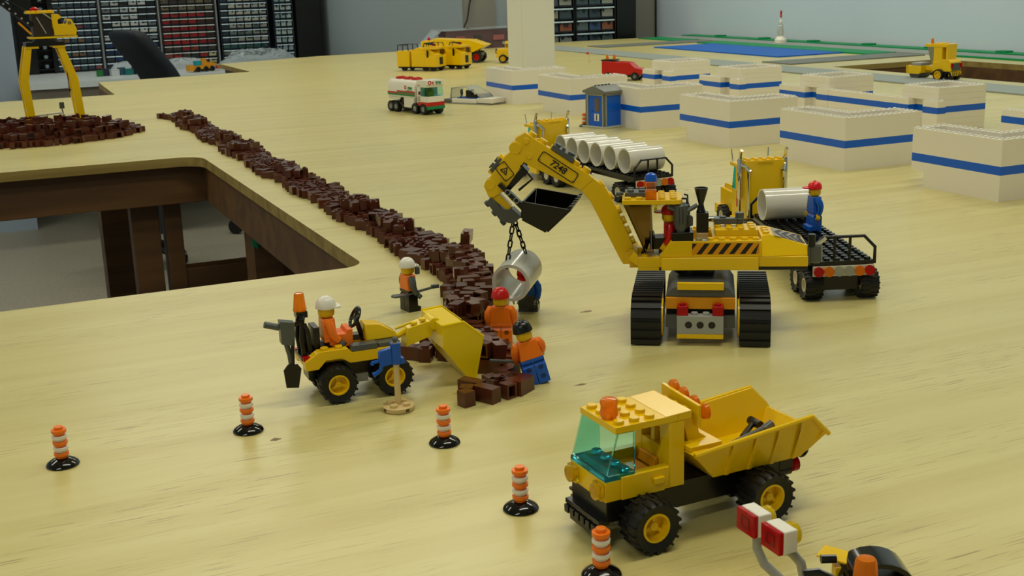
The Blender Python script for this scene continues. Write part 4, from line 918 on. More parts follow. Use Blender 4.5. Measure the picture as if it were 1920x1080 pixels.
slab(g, (70, 41), (84, 42), -20.6, 20.6, 1.5, -1); slab(g, (70, 26), (70, 41), -20.6, 20.6, 1.5, -1); slab(g, (88.5, .4), (70, 26), -20.6, 20.6, 1.5, -1)
g.prism([(90, .4), (88.5, .4), (86, 5), (88, 5)], 'y', -20.6, 20.6)
sc = g.build('scoop', BY, lo_, bev=.3)
for s in (1, -1): g = G(); g.tube([(90, s*21.3, .8), (97, s*21.3, 31), (84, s*21.3, 42), (70, s*21.3, 41)], 1.0, 6); g.build('scoop_rim', BY, sc)
x, y = l2w(LP, LA, 1.5, 0)
figure('toy driver in orange with a white hard hat sitting on the small loader', x, y, LA, ORG, ORG, 'hard', WHT, z=22, swing=(5, 5), seated=True)
x, y = l2w(LP, LA, -24, -12)
bs = thing('toy_spade', 'black toy spade hanging behind the small loader', 'spade', x, y, LA, 13)
g = G(); g.tube([(0, 0, 13), (1, 0, 30)], 1.1, 8); g.build('handle', BLK, bs)
g = G(); g.prism([(-5, 0), (2.5, -1), (5, 11), (3, 14), (-3, 14.5), (-6, 11)], 'y', -.6, .6); g.build('blade', BLK, bs)

# surveying stand
sv = thing('survey_stand', 'tan post on a round foot carrying a blue bent bracket beside the loader', 'stand', 214, 666, -2)
g = G(); g.lathe([(9.4, .2), (9.8, .8), (9.8, 3), (9.4, 3.3), (3, 3.3)], (0, 0, 0), 32); 
for k in range(4): g.stud(5.6*math.cos(k*PI/2+.78), 5.6*math.sin(k*PI/2+.78), 3.3, 16)
ft = g.build('round_foot', TAN, sv, bev=.2)
g = G()
for k in range(4):
    a = k*PI/2+.3; g.M = Matrix.Rotation(a, 4, 'Z'); g.box(9.2, -1.2, 1, 9.95, 1.2, 2.8)
g.build('notch', mat('notch_dark', (90, 70, 40), .6), ft)
g = G(); g.cyl((0, 0, 3.3), (0, 0, 43), 1.9, n=16); g.build('post', TAN, sv)
g = G(); g.tubering((0, 0, 29.5), (0, 0, 42.4), 3.2, 2, 16); g.prism([(-3, 30), (-9, 29), (-10.5, 31), (-10.5, 37.5), (-9.5, 38.5), (-3, 40)], 'y', -1.8, 1.8)
g.tube([(-10, 0, 32.5), (-14.5, 0, 32), (-15, 0, 30.6)], 1.2, 8); g.tube([(-9, 0, 30), (-9.5, 0, 27), (-12, 0, 25.2), (-14.6, 0, 24.2)], [1.3, 1.2, 1.3, 1.7], 8); g.box(2, -2.6, 29.5, 4.6, 2.6, 33); g.build('blue_bracket', BLU, sv)
g = G(); g.lathe([(1.2, 43), (1.9, 44), (1.6, 45.6), (.4, 46.4)], n=12); g.build('top_pin', DGR, sv)

# ============================================================ TRAFFIC DRUMS
DR = [((118, 872), 'striped traffic drum nearest the left edge of the picture'), ((467, 808), 'striped traffic drum in front of the loader, left of the survey stand'),
      ((833, 831), 'striped traffic drum right of the survey stand'), ((977, 954), 'striped traffic drum left of the dump truck'), ((0, 0), 'striped traffic drum cut off by the bottom edge before the dump truck')]
DP = [(21, 672), (124, 674), (219, 601), (221, 502), (224, 424)]
drum0 = thing('traffic_drum', DR[0][1], 'traffic drum', *DP[0], 0, 0, 'orange and white traffic drums')
g = G(); g.lathe([(8.6, .1), (8.9, .7), (8.2, 1.9), (6, 3.3), (3.9, 4.3), (3.4, 4.5)], n=36); g.build('base', mat('gloss_black_plastic', (10, 9, 9), .1), drum0)
for k, m_ in enumerate((ORG, WHT, ORG, WHT, ORG)):
    z = 4.5+k*3.3; g = G(); g.lathe([(3.0, z), (3.3, z+1.2), (4.05, z+1.5), (4.05, z+3.25)], n=24)
    if k == 4: g.lathe([(2.4, z+3.2), (2.4, z+4.9)], n=20)
    g.build('orange_ring' if m_ is ORG else 'white_ring', m_, drum0, bev=.15)
drums = [drum0]
for k in range(1, 5):
    d_ = dup(drum0, DR[k][1]); place(d_, *DP[k], 0, 20*k); drums.append(d_)

# ============================================================ PIPE TRUCKS
def trailer(P, az, label):
    t = thing('pipe_trailer', label, 'toy trailer', *P, az, 0, 'black flatbed trailers for pipes')
    g = G(); g.box(0, -24, 28.5, 194, 24, 32); g.box(10, -8, 20, 190, 8, 28.4); g.build('bed', BLK, t, bev=.25)
    g = G(); g.studs(0, -24, 32, 24, 6, 10); o = g.build('bed_studs', BLK, t); o['kind'] = 'stuff'
    for xx, nm in ((1, 'rear_rail'), (192, 'front_rail')):
        g = G(); P_ = [(xx, -24.8, 29), (xx, -24.8, 42), (xx, -16, 51), (xx, 16, 51), (xx, 24.8, 42), (xx, 24.8, 29)]
        g.tube(P_, 1.3, 8); g.tube([(xx, -5, 30), (xx, -5, 51)], 1.2, 8); g.tube([(xx, 7, 30), (xx, 7, 51)], 1.2, 8); g.build(nm, BLK, t)
    g = G(); g.box(-2, -24, 20.5, 0, 24, 28.4); lb = g.build('light_bar', mat('cream_plastic', (206, 200, 170), .3), t, bev=.2)
    for yy, m_, nm in ((20, TRED, 'red_lamp'), (12, TORG, 'amber_lamp'), (4, TCLR, 'clear_lamp'), (-4, TCLR, 'clear_lamp'), (-12, TORG, 'amber_lamp'), (-20, TRED, 'red_lamp')):
        g = G(); g.cyl((-2.1, yy, 24.5), (-4.6, yy, 24.5), 3.9, n=18); g.build(nm, m_, lb)
    g = G(); g.box(4, -14, 8, 40, 14, 20); g.cyl((10, -22, 11.5), (10, 22, 11.5), 2); g.cyl((34, -22, 11.5), (34, 22, 11.5), 2); g.build('axle_block', BLK, t)
    for s in (1, -1):
        for xx in (9, 33): wheel(t, xx, s*22, 11.6, 11.6, 14, 5.2, s, rim=mat('cream_rim', (214, 206, 176), .35), treads=16, spokes=False, dish=.6)
    return t
def tractor(P, az, label, group='yellow tractor units'):
    t = thing('tractor_unit', label, 'toy truck', *P, az, 0, group)
    g = G(); g.box(-56, -10, 12, 84, 10, 19.9); g.build('chassis', BLK, t, bev=.3)
    g = G(); g.box(0, -19, 20, 16, 19, 76); g.studs(0, -20, 76, 2, 5, 12); g.box(-1, -8, 74, -.05, 8, 76.5); g.build('sleeper', YEL, t, bev=.3)
    g = G(); g.box(16.1, -19, 16, 40, 19, 44); g.box(16.1, -19, 44, 30, 19, 66); g.box(16.1, -19.5, 66, 46, 19.5, 69.5); g.studs(20, -16, 69.5, 3, 4, 10); g.build('cab', YEL, t, bev=.3)
    g = G(); g.prism([(30.1, 44.2), (41, 44.2), (36, 65.8), (30.1, 65.8)], 'y', -18.8, 18.8); g.build('windscreen', TBLD, t)
    g = G(); g.box(40.1, -16, 18, 84, 16, 38); g.prism([(40.1, 38), (84, 38), (82, 42), (40.1, 44)], 'y', -12, 12); g.box(70, -22, 12, 84, 22, 22); g.build('hood', YEL, t, bev=.4)
    g = G(); g.box(84.1, -12, 14, 87, 12, 36); g.build('radiator', CHR, t)
    for sy in (19.1, -19.5): g = G(); g.box(17, sy, 28, 26, sy+.4, 44); g.build('door_print', RED, t)
    g = G(); g.box(8, 19.1, 10, 34, 23, 18); g.box(8, -23, 10, 34, -19.1, 18); g.build('side_tank', YELP, t, bev=.5)
    for s in (1, -1):
        g = G(); g.tube([(8, s*22.5, 24), (8, s*22.5, 76), (6, s*22.5, 84), (4, s*22.5, 86)], 1.7, 10); g.lathe([(1.6, 38), (2.6, 40), (2.6, 76), (1.6, 78)], (8, s*22.5, 0), 12); g.tube([(8, s*22.5, 72), (2, s*19, 71), (-3, s*16, 66)], [1.6, 2, 2.2], 8); g.tube([(-2, s*17.5, 22), (-2, s*17.5, 66)], 1.3, 8); g.build('chrome_stack', CHR, t)
        g = G(); g.tube([(42, s*18, 70), (44, s*19, 82)], .7, 6); g.build('aerial', CHR, t)
        g = G(); g.lathe([(1, -57), (4, -58), (4, -60), (1, -60.5)], (0, s*12, 17), 12, ax='x'); g.build('tail_lamp', TRED, t)
        for xx in (-42, -16): wheel(t, xx, s*17, 11.6, 11.6, 12, 5.2, s, rim=MATS['cream_rim'], treads=14, spokes=False, dish=.6)
        wheel(t, 64, s*17, 11.6, 11.6, 12, 5.2, s, rim=MATS['cream_rim'], treads=14, spokes=False, dish=.6)
    return t
T2 = (601.3, 731.4); A2 = 69
trailer(T2, A2, 'black flatbed trailer carrying one white pipe and a toy worker in blue')
T1 = (687, 1163); A1 = 92
trailer(T1, A1, 'black flatbed trailer loaded with six white pipes behind the excavator boom')
tractor((684, 950), 75, 'yellow tractor unit in front of the trailer with a single pipe')
tractor((664, 1367), 92, 'yellow tractor unit in front of the trailer with six pipes, behind the boom tip')
PG = 'white pipes loaded across the far trailer'
PL = ['nearest the tail rail', 'second from the tail rail', 'third from the tail rail', 'fourth from the tail rail', 'fifth from the tail rail', 'next to the yellow tractor unit']
for k, xx in enumerate((26, 58, 90, 119, 148, 177)):
    x, y = l2w(T1, A1, xx, 0); pipe('white glossy pipe on the far trailer, ' + PL[k], x, y, 33.6+14.2, A1-90+1, 46, 14, PG)
x, y = l2w(T2, A2, 160, 1); pipe('single white glossy pipe lying on the near trailer beside the blue worker', x, y, 33.6+14.2, A2-90+3, 45, 14)
x, y = l2w(T2, A2, 112, -10)
figure('toy worker all in blue with a red cap standing on the near trailer', x, y, 165, BLU, BLU, 'cap', mat('bright_red_plastic', (226, 20, 30), .25), z=33.7, swing=(-22, -14), hands=SKN)

# ============================================================ TANK TRUCK
TP = (781, 2314); TA = -76
tk = thing('tank_truck', 'white toy tank truck with red and green stripes standing far back', 'toy truck', *TP, TA)
g = G(); g.prism([(-20, 30), (20, 30), (20, 52), (13, 63), (-13, 63), (-20, 52)], 'x', -8, 88); g.build('tank', WHT, tk, bev=.5)
g = G(); g.box(-8, -20.6, 36.6, 88, -20.1, 39.6); g.box(26, -20.7, 40, 88, -20.1, 42.6); g.box(-8, 20.1, 36.6, 88, 20.6, 42); g.build('red_stripe', RED, tk)
g = G(); g.box(-8, -20.6, 33, 88, -20.1, 36.4); g.box(26, -20.65, 37.5, 88, -20.62, 39.9); g.build('green_stripe', GRN, tk)
for xx in (6, 34, 62):
    g = G(); g.box(xx-2, -8, 63.1, xx+14, 8, 66.3); g.studs(xx-2, -8, 66.3, 2, 2, 8); g.build('filler_cap', RED, tk, bev=.3)
g = G(); g.box(-10, -10, 12, 126, 10, 20); g.box(40, -17, 8, 84, 17, 11); g.build('chassis', BLK, tk)
g = G(); g.box(48, -20, 11.1, 84, -12, 29.8); g.box(48, 12, 11.1, 84, 20, 29.8); g.box(-8, -18, 24, 48, 18, 29.8); g.build('side_box', WHT, tk, bev=.4)
g = G(); g.tubering((40, -21, 22), (40, -17, 22), 6, 3.5, 14); g.box(36, -19, 12, 46, -16, 30); g.build('hose_reel', BLK, tk)
g = G(); g.box(96, -19, 24, 130, 19, 35); g.box(96, -19, 52, 128, 19, 56); g.box(94, -19, 56, 130, 19, 65); g.box(94, -19, 20, 106, 19, 56); g.build('cab', WHT, tk, bev=.4)
g = G(); g.prism([(106.2, 35.2), (129.5, 35.2), (126.5, 51.8), (106.2, 51.8)], 'y', -18.6, 18.6); g.build('windscreen', TBLU, tk)
g = G(); g.box(107, -5, 35.5, 116, 5, 44); g.lathe([(3, 44), (4.4, 45), (4.4, 50), (2, 51)], (111, 0, 0), 10); g.build('driver_shape', mat('dim_driver', (120, 130, 30), .4), tk)
g = G(); g.box(96, -19.3, 16.6, 130.6, 19.3, 23.8); g.build('red_stripe', RED, tk, bev=.3)
g = G(); g.prism([(124, 9), (132, 11), (132, 16.5), (118, 16.5)], 'y', -19, 19); g.build('bumper', GRN, tk, bev=.3)
g = G(); g.box(103, -22, 38, 106, -19.2, 44); g.build('mirror', mat('mirror_red_brown', (110, 40, 34), .4), tk)
for s in (1, -1):
    for xx in (0, 19): wheel(tk, xx, s*16, 10.5, 10.5, 11, 4.6, s, rim=LGR, treads=12, spokes=False, dish=.5)
    for xx in (86, 114): wheel(tk, xx, s*16, 10.5, 10.5, 11, 4.6, s, rim=LGR, treads=12, spokes=False, dish=.5)
Mf = basis((130.2, 0, 60.5), (0, 1, 0), (1, 0, 0))
lettering('O', 10, 'logo_print', RED, tk, Mf @ Matrix.Translation((-13, 0, 0)), .3, bold=.5); lettering('c', 10, 'logo_print', RED, tk, Mf @ Matrix.Translation((-5.6, .2, 0)), .3, bold=.45); lettering('tan', 10, 'logo_print', GRN, tk, Mf @ Matrix.Translation((7, 0, 0)), .3, bold=.5)
Mr = basis((66, -20.2, 49), (1, 0, 0), (0, -1, 0))
lettering('O', 9, 'logo_print', RED, tk, Mr @ Matrix.Translation((-10, 0, 0)), .3, bold=.45); lettering('ctan', 9, 'logo_print', GRN, tk, Mr @ Matrix.Translation((5.5, 0, 0)), .3, bold=.4)
g = G(); g.box(60, -20.5, 43.2, 80, -20.1, 44.2); g.build('logo_print', GRN, tk)

# ============================================================ LOW WHITE CRAFT
bt = thing('toy_boat', 'low white and grey toy boat with a clear canopy beside the white buildings', 'toy boat', 918, 2400, -61)
g = G(); g.prism([(0, -20), (30, -24), (30, 24), (0, 20)], 'z', .2, 8); g.build('stern', DGR, bt, bev=.5)
g = G(); g.prism([(30.2, -24), (95, -24), (95, 24), (30.2, 24)], 'z', 2, 11); g.box(95.2, -22, 3, 135, 22, 13); g.build('hull', WHT, bt, bev=1)
g = G(); g.prism([(28, -26), (125, -26), (140, 0), (125, 26), (28, 26)], 'z', .2, 1.8); g.build('keel_plate', LGR, bt)
g = G(); g.box(40, -18, 11.1, 100, 18, 13); g.build('blue_line', BLU, bt)
g = G(); g.prism([(22, 11.2), (26, 32), (62, 36), (98, 22), (108, 13.2), (104, 13.2), (94, 20), (62, 33), (28, 30), (26, 11.2)], 'y', -19, 19); g.build('canopy', TCLR, bt)
g = G(); g.tubering((52, -19.5, 24), (54, -17, 24), 6.5, 4.2, 14); g.tube([(53, -19, 18), (50, -18, 12)], 1.4, 6); g.build('steering_ring', BLK, bt)
g = G(); g.box(64, -19, 13, 78, -8, 28); g.box(78, -18, 13, 90, -10, 20); g.build('seat', BLK, bt, bev=1)

# ============================================================ FAR YELLOW VEHICLES
def hauler(P, az, label, full=True):
    t = thing('toy_hauler', label, 'toy vehicle', *P, az, 0, 'boxy yellow haulers')
    g = G(); g.box(-130 if full else -70, -24, 8, -2, 24, 12); g.build('chassis', BLK, t)
    g = G(); g.box(-36, -27, 12, 0, 27, 44); g.prism([(-36, 44), (0, 44), (0, 46), (-34, 66), (-40, 66)], 'y', -24, 2); g.box(-44, -25, 60, -4, 25, 66); g.box(-40, 2, 44, -6, 24, 60); g.studs(-40, -24, 66, 4, 6, 6); g.build('cab', YEL, t, bev=.6)
    g = G(); g.box(.1, -8, 18, .8, 8, 38); g.build('grille', BLK, t)
    g = G(); g.box(-5.5, 3, 46, .4, 23, 59); g.build('cab_window', SMOK, t)
    g = G(); g.box(-30, -27.6, 38, -24, -27.1, 58); g.build('side_slot', BLK, t)
    g = G(); g.tube([(-44, -22, 66), (-40, -22, 76), (-10, -22, 72)], 1.4, 6); g.tube([(-44, -8, 66), (-40, -8, 76), (-10, -8, 72)], 1.4, 6); g.tube([(-26, -22, 74), (-26, -8, 74)], 1.2, 6); g.build('roof_rail', BLK, t)
    if full:
        g = G(); g.box(-84, -25, 12, -37, 25, 54); g.prism([(-84, 12), (-37, 12), (-37, 60), (-60, 66), (-84, 58)], 'y', -20, 20); g.build('mid_body', YEL, t, bev=.6)
        g = G(); g.box(-132, -27, 12, -90, 27, 56); g.build('rear_body', YEL, t, bev=.6)
        g = G()
        for yy in (-25, 25): g.tube([(-130, yy, 56), (-128, yy, 72), (-96, yy, 72), (-92, yy, 56)], 1.4, 6); g.tube([(-112, yy, 56), (-112, yy, 72)], 1.3, 6)
        g.tube([(-128, -25, 72), (-128, 25, 72)], 1.4, 6); g.build('rear_rail', BLK, t)
    g = G(); g.lathe([(4, 66), (5, 68), (3, 74), (.5, 75)], (-30, 12, 0), 10); g.build('red_beacon', TRED, t)
    for s in (1, -1):
        for xx in ((-14, -40, -112) if full else (-14, -50)): wheel(t, xx, s*19, 9, 9, 10, 4, s, rim=BLK, treads=10, spokes=False)
    return t
hauler((1222, 3235), -54, 'boxy yellow hauler with a black rear railing, left one of the far pair')
hauler((1306, 3250), -54, 'boxy yellow hauler right behind the white tank truck, right one of the far pair')
fd = thing('far_dump_truck', 'far yellow dump truck with a long bed and one red wheel hub', 'toy truck', 1330, 3560, -38)
g = G(); g.box(0, -22, 20, 150, 22, 30); g.build('chassis', BLK, fd)
g = G(); g.prism([(10, 32), (128, 32), (168, 52), (120, 68), (0, 74)], 'y', -34, 34); g.build('tipping_bed', YEL, fd, bev=1)
g = G(); g.box(-40, -26, 20, -4, 26, 66); g.studs(-38, -24, 66, 4, 6, 6); g.build('cab', YEL, fd, bev=.6)
for k, xx in enumerate((96, 136)):
    for s in (1, -1): wheel(fd, xx, s*26, 17, 17, 16, 9, s, rim=(YEL if k == 0 or s > 0 else RED), treads=14)
for s in (1, -1): wheel(fd, -22, s*26, 17, 17, 16, 9, s, rim=YEL, treads=14)
g = G(); g.lathe([(4, 66), (5, 68), (3, 74), (.5, 75)], (-22, 0, 2), 10); g.build('red_beacon', TRED, fd)
fl = thing('far_wheel_loader', 'yellow toy vehicle half hidden behind the white post', 'toy vehicle', 1490, 3384, -30)
g = G(); g.box(-26, -18, 18, 26, 18, 42); g.prism([(-30, 22), (-26, 20), (-26, 40), (-30, 36)], 'y', -16, 16); g.box(-4, -14, 42, 22, 14, 62); g.studs(-4, -12, 62, 3, 3, 6); g.box(-30, -20, 16, -8, 20, 24); g.build('body', YEL, fl, bev=.8)
g = G(); g.box(-33, -12, 28, -30.2, 12, 42); g.build('grille', mat('brown_grille', (92, 56, 34), .4), fl)
g = G(); g.box(-2, -14.6, 46, 16, 14.6, 56); g.build('cab_window', SMOK, fl)
for s in (1, -1):
    for xx in (-10, 24): wheel(fl, xx, s*20, 13, 13, 14, 7, s, treads=14)
# red vehicle behind the buildings
rv = thing('red_vehicle', 'red toy vehicle with two amber lamps showing above the white buildings', 'toy vehicle', 1420, 2640, -48)
g = G(); g.prism([(0, 14), (100, 14), (104, 26), (84, 30), (70, 42), (44, 44), (0, 46)], 'y', -18, 18); g.build('body', RED, rv, bev=.8)
g = G(); g.box(-2, -17, 46.2, 34, 17, 49); g.box(60, -16, 8, 92, 16, 13.8); g.build('black_trim', BLK, rv)
for xx in (8, 26): g = G(); g.lathe([(4, 49), (4, 51), (2.6, 60), (.6, 61)], (xx, 0, 0), 8); g.build('amber_beacon', TORG, rv)
for s in (1, -1):
    for xx in (16, 84): wheel(rv, xx, s*16, 10, 10, 10, 4, s, rim=LGR, treads=12, spokes=False)
g = G(); g.tube([(108, 0, 4), (112, 0, 26)], 3, 8); g.build('front_peg', TAN, rv)
# flag
fg_ = thing('small_flag', 'tiny red flag on a thin pole on the empty table far back', 'flag', 1672, 3202, -10)
g = G(); g.cyl((0, 0, .2), (0, 0, 30), .9, n=8); g.cyl((0, 0, .2), (0, 0, 2), 4, n=12); g.build('pole', TAN, fg_)
g = G(); g.prism([(-1, 30), (-1, 22), (-12, 26)], 'y', -.8, .8); g.build('flag', RED, fg_)
# white tower
tw = thing('white_tower', 'small white toy tower with a red tip beside the right wall', 'toy tower', 2548, 3470, -10)
g = G(); g.lathe([(20, 3.2), (20, 14), (14, 22), (10, 26)], n=16); g.build('tower_base', WHB, tw)
g = G(); g.lathe([(9, 26), (9, 60), (7, 62), (7, 66)], n=12)
for k in range(4): g.tube([(9*math.cos(k*PI/2+.5), 9*math.sin(k*PI/2+.5), 18), (14*math.cos(k*PI/2+.5), 14*math.sin(k*PI/2+.5), 40), (7*math.cos(k*PI/2+.5), 7*math.sin(k*PI/2+.5), 62)], 1.2, 6)
g.build('tower_shaft', mat('frosted_white', (206, 208, 200), .35), tw)
g = G(); g.lathe([(3, 66), (6, 70), (6, 76), (2.4, 80), (2.4, 88)], n=10); g.build('lantern', WHB, tw)
g = G(); g.lathe([(3.2, 88), (3.4, 94), (2.4, 97), (3.4, 100), (3.2, 108), (1, 112)], n=10); g.build('red_tip', RED, tw)

# road roller
rr = thing('road_roller', 'yellow toy road roller with a smoked windscreen above the rear-row buildings', 'toy roller', 1985, 2074, 100)
g = G(); g.box(-8, -18, 20, 40, 18, 40); g.prism([(-8, 40), (0, 46), (20, 46), (20, 40)], 'y', -18, 18); g.box(18, -16, 36, 40, 16, 72); g.box(-10, -17, 10, -2, 17, 19); g.box(4, -17, 72, 62, 17, 79); g.studs(20, -16, 79, 3, 4, 6); g.box(4, -16, 46, 8, 16, 72); g.build('body', YEL, rr, bev=.5)
g = G(); g.box(-9.6, -14, 22, -8.2, 14, 38); g.build('rear_grille', DGR, rr)
for s in (1, -1): g = G(); g.box(-10.4, s*15-4, 28, -8.2, s*15+4, 38); g.build('tail_lamp', TRED, rr)
g = G()
for k in range(5): g.prism([(-14+6*k, 10.5), (-12+6*k, 10.5), (-9+6*k, 18.5), (-11+6*k, 18.5)], 'x', -10.6, -10.1)
g.build('hazard_stripe', INK, rr)
g = G(); g.prism([(40.2, 72), (58, 72), (46, 36), (40.2, 36)], 'y', -15, 15); g.build('windscreen', SMOK, rr)
g = G(); g.box(40.2, -8, 20, 66, 8, 30); g.box(66, -24, 14, 70, 24, 30); g.box(70.2, 20, 12, 104, 24, 30); g.box(70.2, -24, 12, 104, -20, 30); g.box(100, -24, 14, 106, 24, 30); g.build('drum_frame', YEL, rr, bev=.5)
g = G(); g.lathe([(2, -19.5), (14.5, -19.5), (14.5, 19.5), (2, 19.5)], (86, 0, 14.7), 24, ax='y'); g.build('roller_drum', DGR, rr)
g = G(); g.box(72, -16, 30, 98, 16, 36); g.build('drum_cover', LGR, rr, bev=.6)
g = G(); g.lathe([(3.4, 79), (3.4, 82), (2.4, 90), (.5, 90.5)], (52, 6, 0), 8); g.build('amber_beacon', TORG, rr)
for s in (1, -1): wheel(rr, 20, s*21, 12.5, 12.5, 12, 8.5, s, treads=14); wheel(rr, 0, s*13, 10.5, 10.5, 10, 5, s, rim=BLK, treads=12)

# ============================================================ TOILET CABIN
CB0 = (964, 1793); CBA = 17
tc_ = thing('toilet_cabin', 'grey and blue toy toilet cabin with a person sign on its door', 'toy cabin', *CB0, CBA)
W_ = 45
g = G(); g.box(-3, -3, .2, W_+5, W_+5, 3.2); g.build('base_plate', mat('pale_base', (190, 192, 176), .35), tc_, bev=.3)
g = G(); g.box(0, 0, 3.3, 6, 3, 58); g.box(0, 0, 3.3, 3, 6, 58); g.box(W_-5, 0, 3.3, W_, 3, 58); g.box(0, W_-6, 3.3, 3, W_, 58); g.box(6, 0, 54, W_-5, 3, 58); g.box(0, 6, 54, 3, W_-6, 58); g.box(0, W_-3, 3.3, W_, W_, 58); g.box(W_-3, 0, 3.3, W_, W_, 58); g.build('wall_frame', mat('cabin_grey', (150, 152, 140), .35), tc_, bev=.3)
g = G(); g.box(6.1, 1.4, 3.4, W_-5.1, 2.6, 53.8); pn = g.build('side_panel', BLUV, tc_)
g = G(); g.box(6.1, .9, 27.6, W_-5.1, 1.39, 28.4); g.build('panel_seam', BLU, pn)
g = G(); g.box(1.4, 6.1, 3.4, 2.6, W_-6.1, 53.8); dr = g.build('door', BLUV, tc_)
g = G(); g.box(.9, 14, 28, 1.39, 24, 50); g.build('door_window', mat('brown_window', (110, 92, 74), .3), dr)
g = G(); g.box(.8, 14, 12, 1.35, 25, 24); sg = g.build('door_sign', WHT, dr)
g = G(); g.box(.6, 18.4, 13, .79, 20.6, 20.6); g.cyl((.6, 19.5, 22), (.79, 19.5, 22), 1.2, n=10); g.build('person_symbol', INK, sg)
g = G(); g.cyl((-.6, 30, 28), (1.3, 30, 28), 1, n=8); g.build('door_knob', BLU, dr)
g = G(); g.prism([(-4, 58.2), (W_+4, 58.2), (W_+4, 62), (W_/2+3, 70), (W_/2-3, 70), (-4, 62)], 'x', -3, W_+3); g.build('roof', mat('roof_grey', (116, 118, 112), .35), tc_, bev=.4)
g = G(); g.studs(-2, W_/2-4, 70, 5, 1, 8); g.build('ridge_studs', DGR, tc_)
d_ = dup(drum0, 'orange and white drum half hidden left of the toilet cabin'); place(d_, 953, 1846, 0, 5)

# ============================================================ CRANE ON STILTS
cr = thing('gantry_crane', 'tall yellow four-legged toy crane standing in the brown brick heap', 'toy crane', 99, 2436, 3)
def leg(x0, xm, x1, y):
    g = G(); w = 6.5
    g.prism([(x0-w, 1), (x0+w, 1), (xm+w, 92), (x1+w-1, 152), (x1-w, 152), (xm-w-1, 92)], 'y', y-4, y+4)
    g.prism([(x0-12, .2), (x0+12, .2), (x0+12, 4), (x0-12, 4)], 'y', y-7, y+7)
    return g
for y in (-16, 24):
    g = leg(2, -3, 10, y); g.box(4, y-5, 150, 28, y+5, 154); g.build('leg', YEL, cr, bev=.5)
    g = leg(90, 84, 66, y); g.box(52, y-5, 150, 74, y+5, 154); g.build('leg', YEL, cr, bev=.5)
    g = G(); g.box(-22, y-6, 3, -8, y+6, 6.5); g.box(102, y-5, 8, 108, y-1, 12); g.build('foot_plate', BLK, cr)
g = G(); g.box(6, -22, 154.2, 74, 30, 161); g.lathe([(22, 161), (22, 167)], (42, 4, 0), 20); g.build('platform', BLK, cr, bev=.4)
g = G(); g.box(14, -20, 167.2, 98, 26, 170.5)
for k in range(3): g.stud(76+8*k, -16, 170.5, 10)
g.build('turntable_plate', YEL, cr, bev=.3)
g = G(); g.prism([(58, 172), (96, 172), (98, 182), (94, 192), (90, 200), (84, 201), (80, 192), (66, 192), (66, 200), (74, 204), (68, 210), (56, 210)], 'y', -20, -14)
g.prism([(58, 172), (96, 172), (98, 182), (94, 192), (90, 200), (84, 201), (80, 192), (66, 192), (66, 200), (74, 204), (68, 210), (56, 210)], 'y', 18, 24); g.box(60, -13.9, 172, 94, 17.9, 184); g.build('machine_house', YEL, cr, bev=.3)
g = G(); g.tubering((86, -21, 194), (86, -20.1, 194), 3, 1.4, 14); g.cyl((86, -14, 194), (86, 18, 194), 5, n=16); g.build('winch', DGR, cr)
g = G(); g.box(22, -16, 171, 56, 22, 212); g.tube([(72, 0, 184), (72, 0, 222)], 2.6, 8); g.build('engine_house', mat('dark_brown_plastic', (46, 36, 30), .4), cr, bev=.5)
g = G(); g.box(14, -18, 212.2, 62, 24, 216); g.studs(14, -18, 216, 6, 5, 8); g.build('cab_roof', YEL, cr, bev=.3)
g = G(); g.lathe([(8, 217.8), (8, 221), (2, 224)], (30, 0, 0), 10); g.build('red_cap', TRED, cr)
g = G(); g.tube([(18, -20, 176), (-2, -20, 198)], 1.8, 8); g.build('yellow_strut', YELD, cr)
g = G()
for y in (-14, 18):
    g.prism([(20, 188), (26, 194), (-90, 300), (-98, 294)], 'y', y-3, y+3)
g.tube([(24, 2, 214), (-60, 2, 262)], 1.6, 6); g.tube([(10, 2, 206), (34, 2, 178)], 1.4, 6); bo = g.build('boom', BLK, cr)
g = G()
for y in (-17.3,):
    for k in range(12): p = Vector((20, 191)).lerp(Vector((-92, 296)), (k+.6)/12); g.cyl((p.x, y, p.y), (p.x, y+.2, p.y), 1.9, n=8)
g.build('boom_hole', LGR, bo)
g = G(); g.tube([(58, -18, 200), (40, -18, 214)], 1.3, 6); g.tube([(30, -17, 206), (44, -17, 176)], 1.1, 6); g.build('grey_strut', LGR, cr)
g = G(); g.tube([(76, 12, 154), (76, 12, 72)], .9, 6); g.lathe([(2, 72), (3.6, 70), (1, 66)], (76, 12, 0), 8); g.build('hoist_hook', BLK, cr)
gs = thing('toy_spade', 'grey toy spade standing upright in the heap under the crane', 'spade', 159, 2470, 0, 12)
g = G(); g.tube([(2, 0, 0), (-1, 0, 22)], 1.3, 6); g.build('handle', DGR, gs)
g = G(); g.box(-5, -1, 22, 4, 1, 34); g.build('blade', DGR, gs, bev=.5)
gr_ = thing('grey_handrail', 'grey handrail frame standing in the heap under the crane', 'rail', 128, 2462, 0, 10)
g = G(); g.tube([(-26, 0, 2), (-24, 0, 12), (-18, 0, 14), (26, 0, 17), (32, 0, 14), (35, 0, 5)], 1.5, 8); g.tube([(2, 0, 1), (2, 0, 15)], 1.2, 8); g.build('rail_bar', LGR, gr_)
g = G(); g.box(-6, -6, -1, 16, 6, 2); g.box(26, -6, -1, 40, 6, 5); g.build('rail_foot', LGR, gr_)

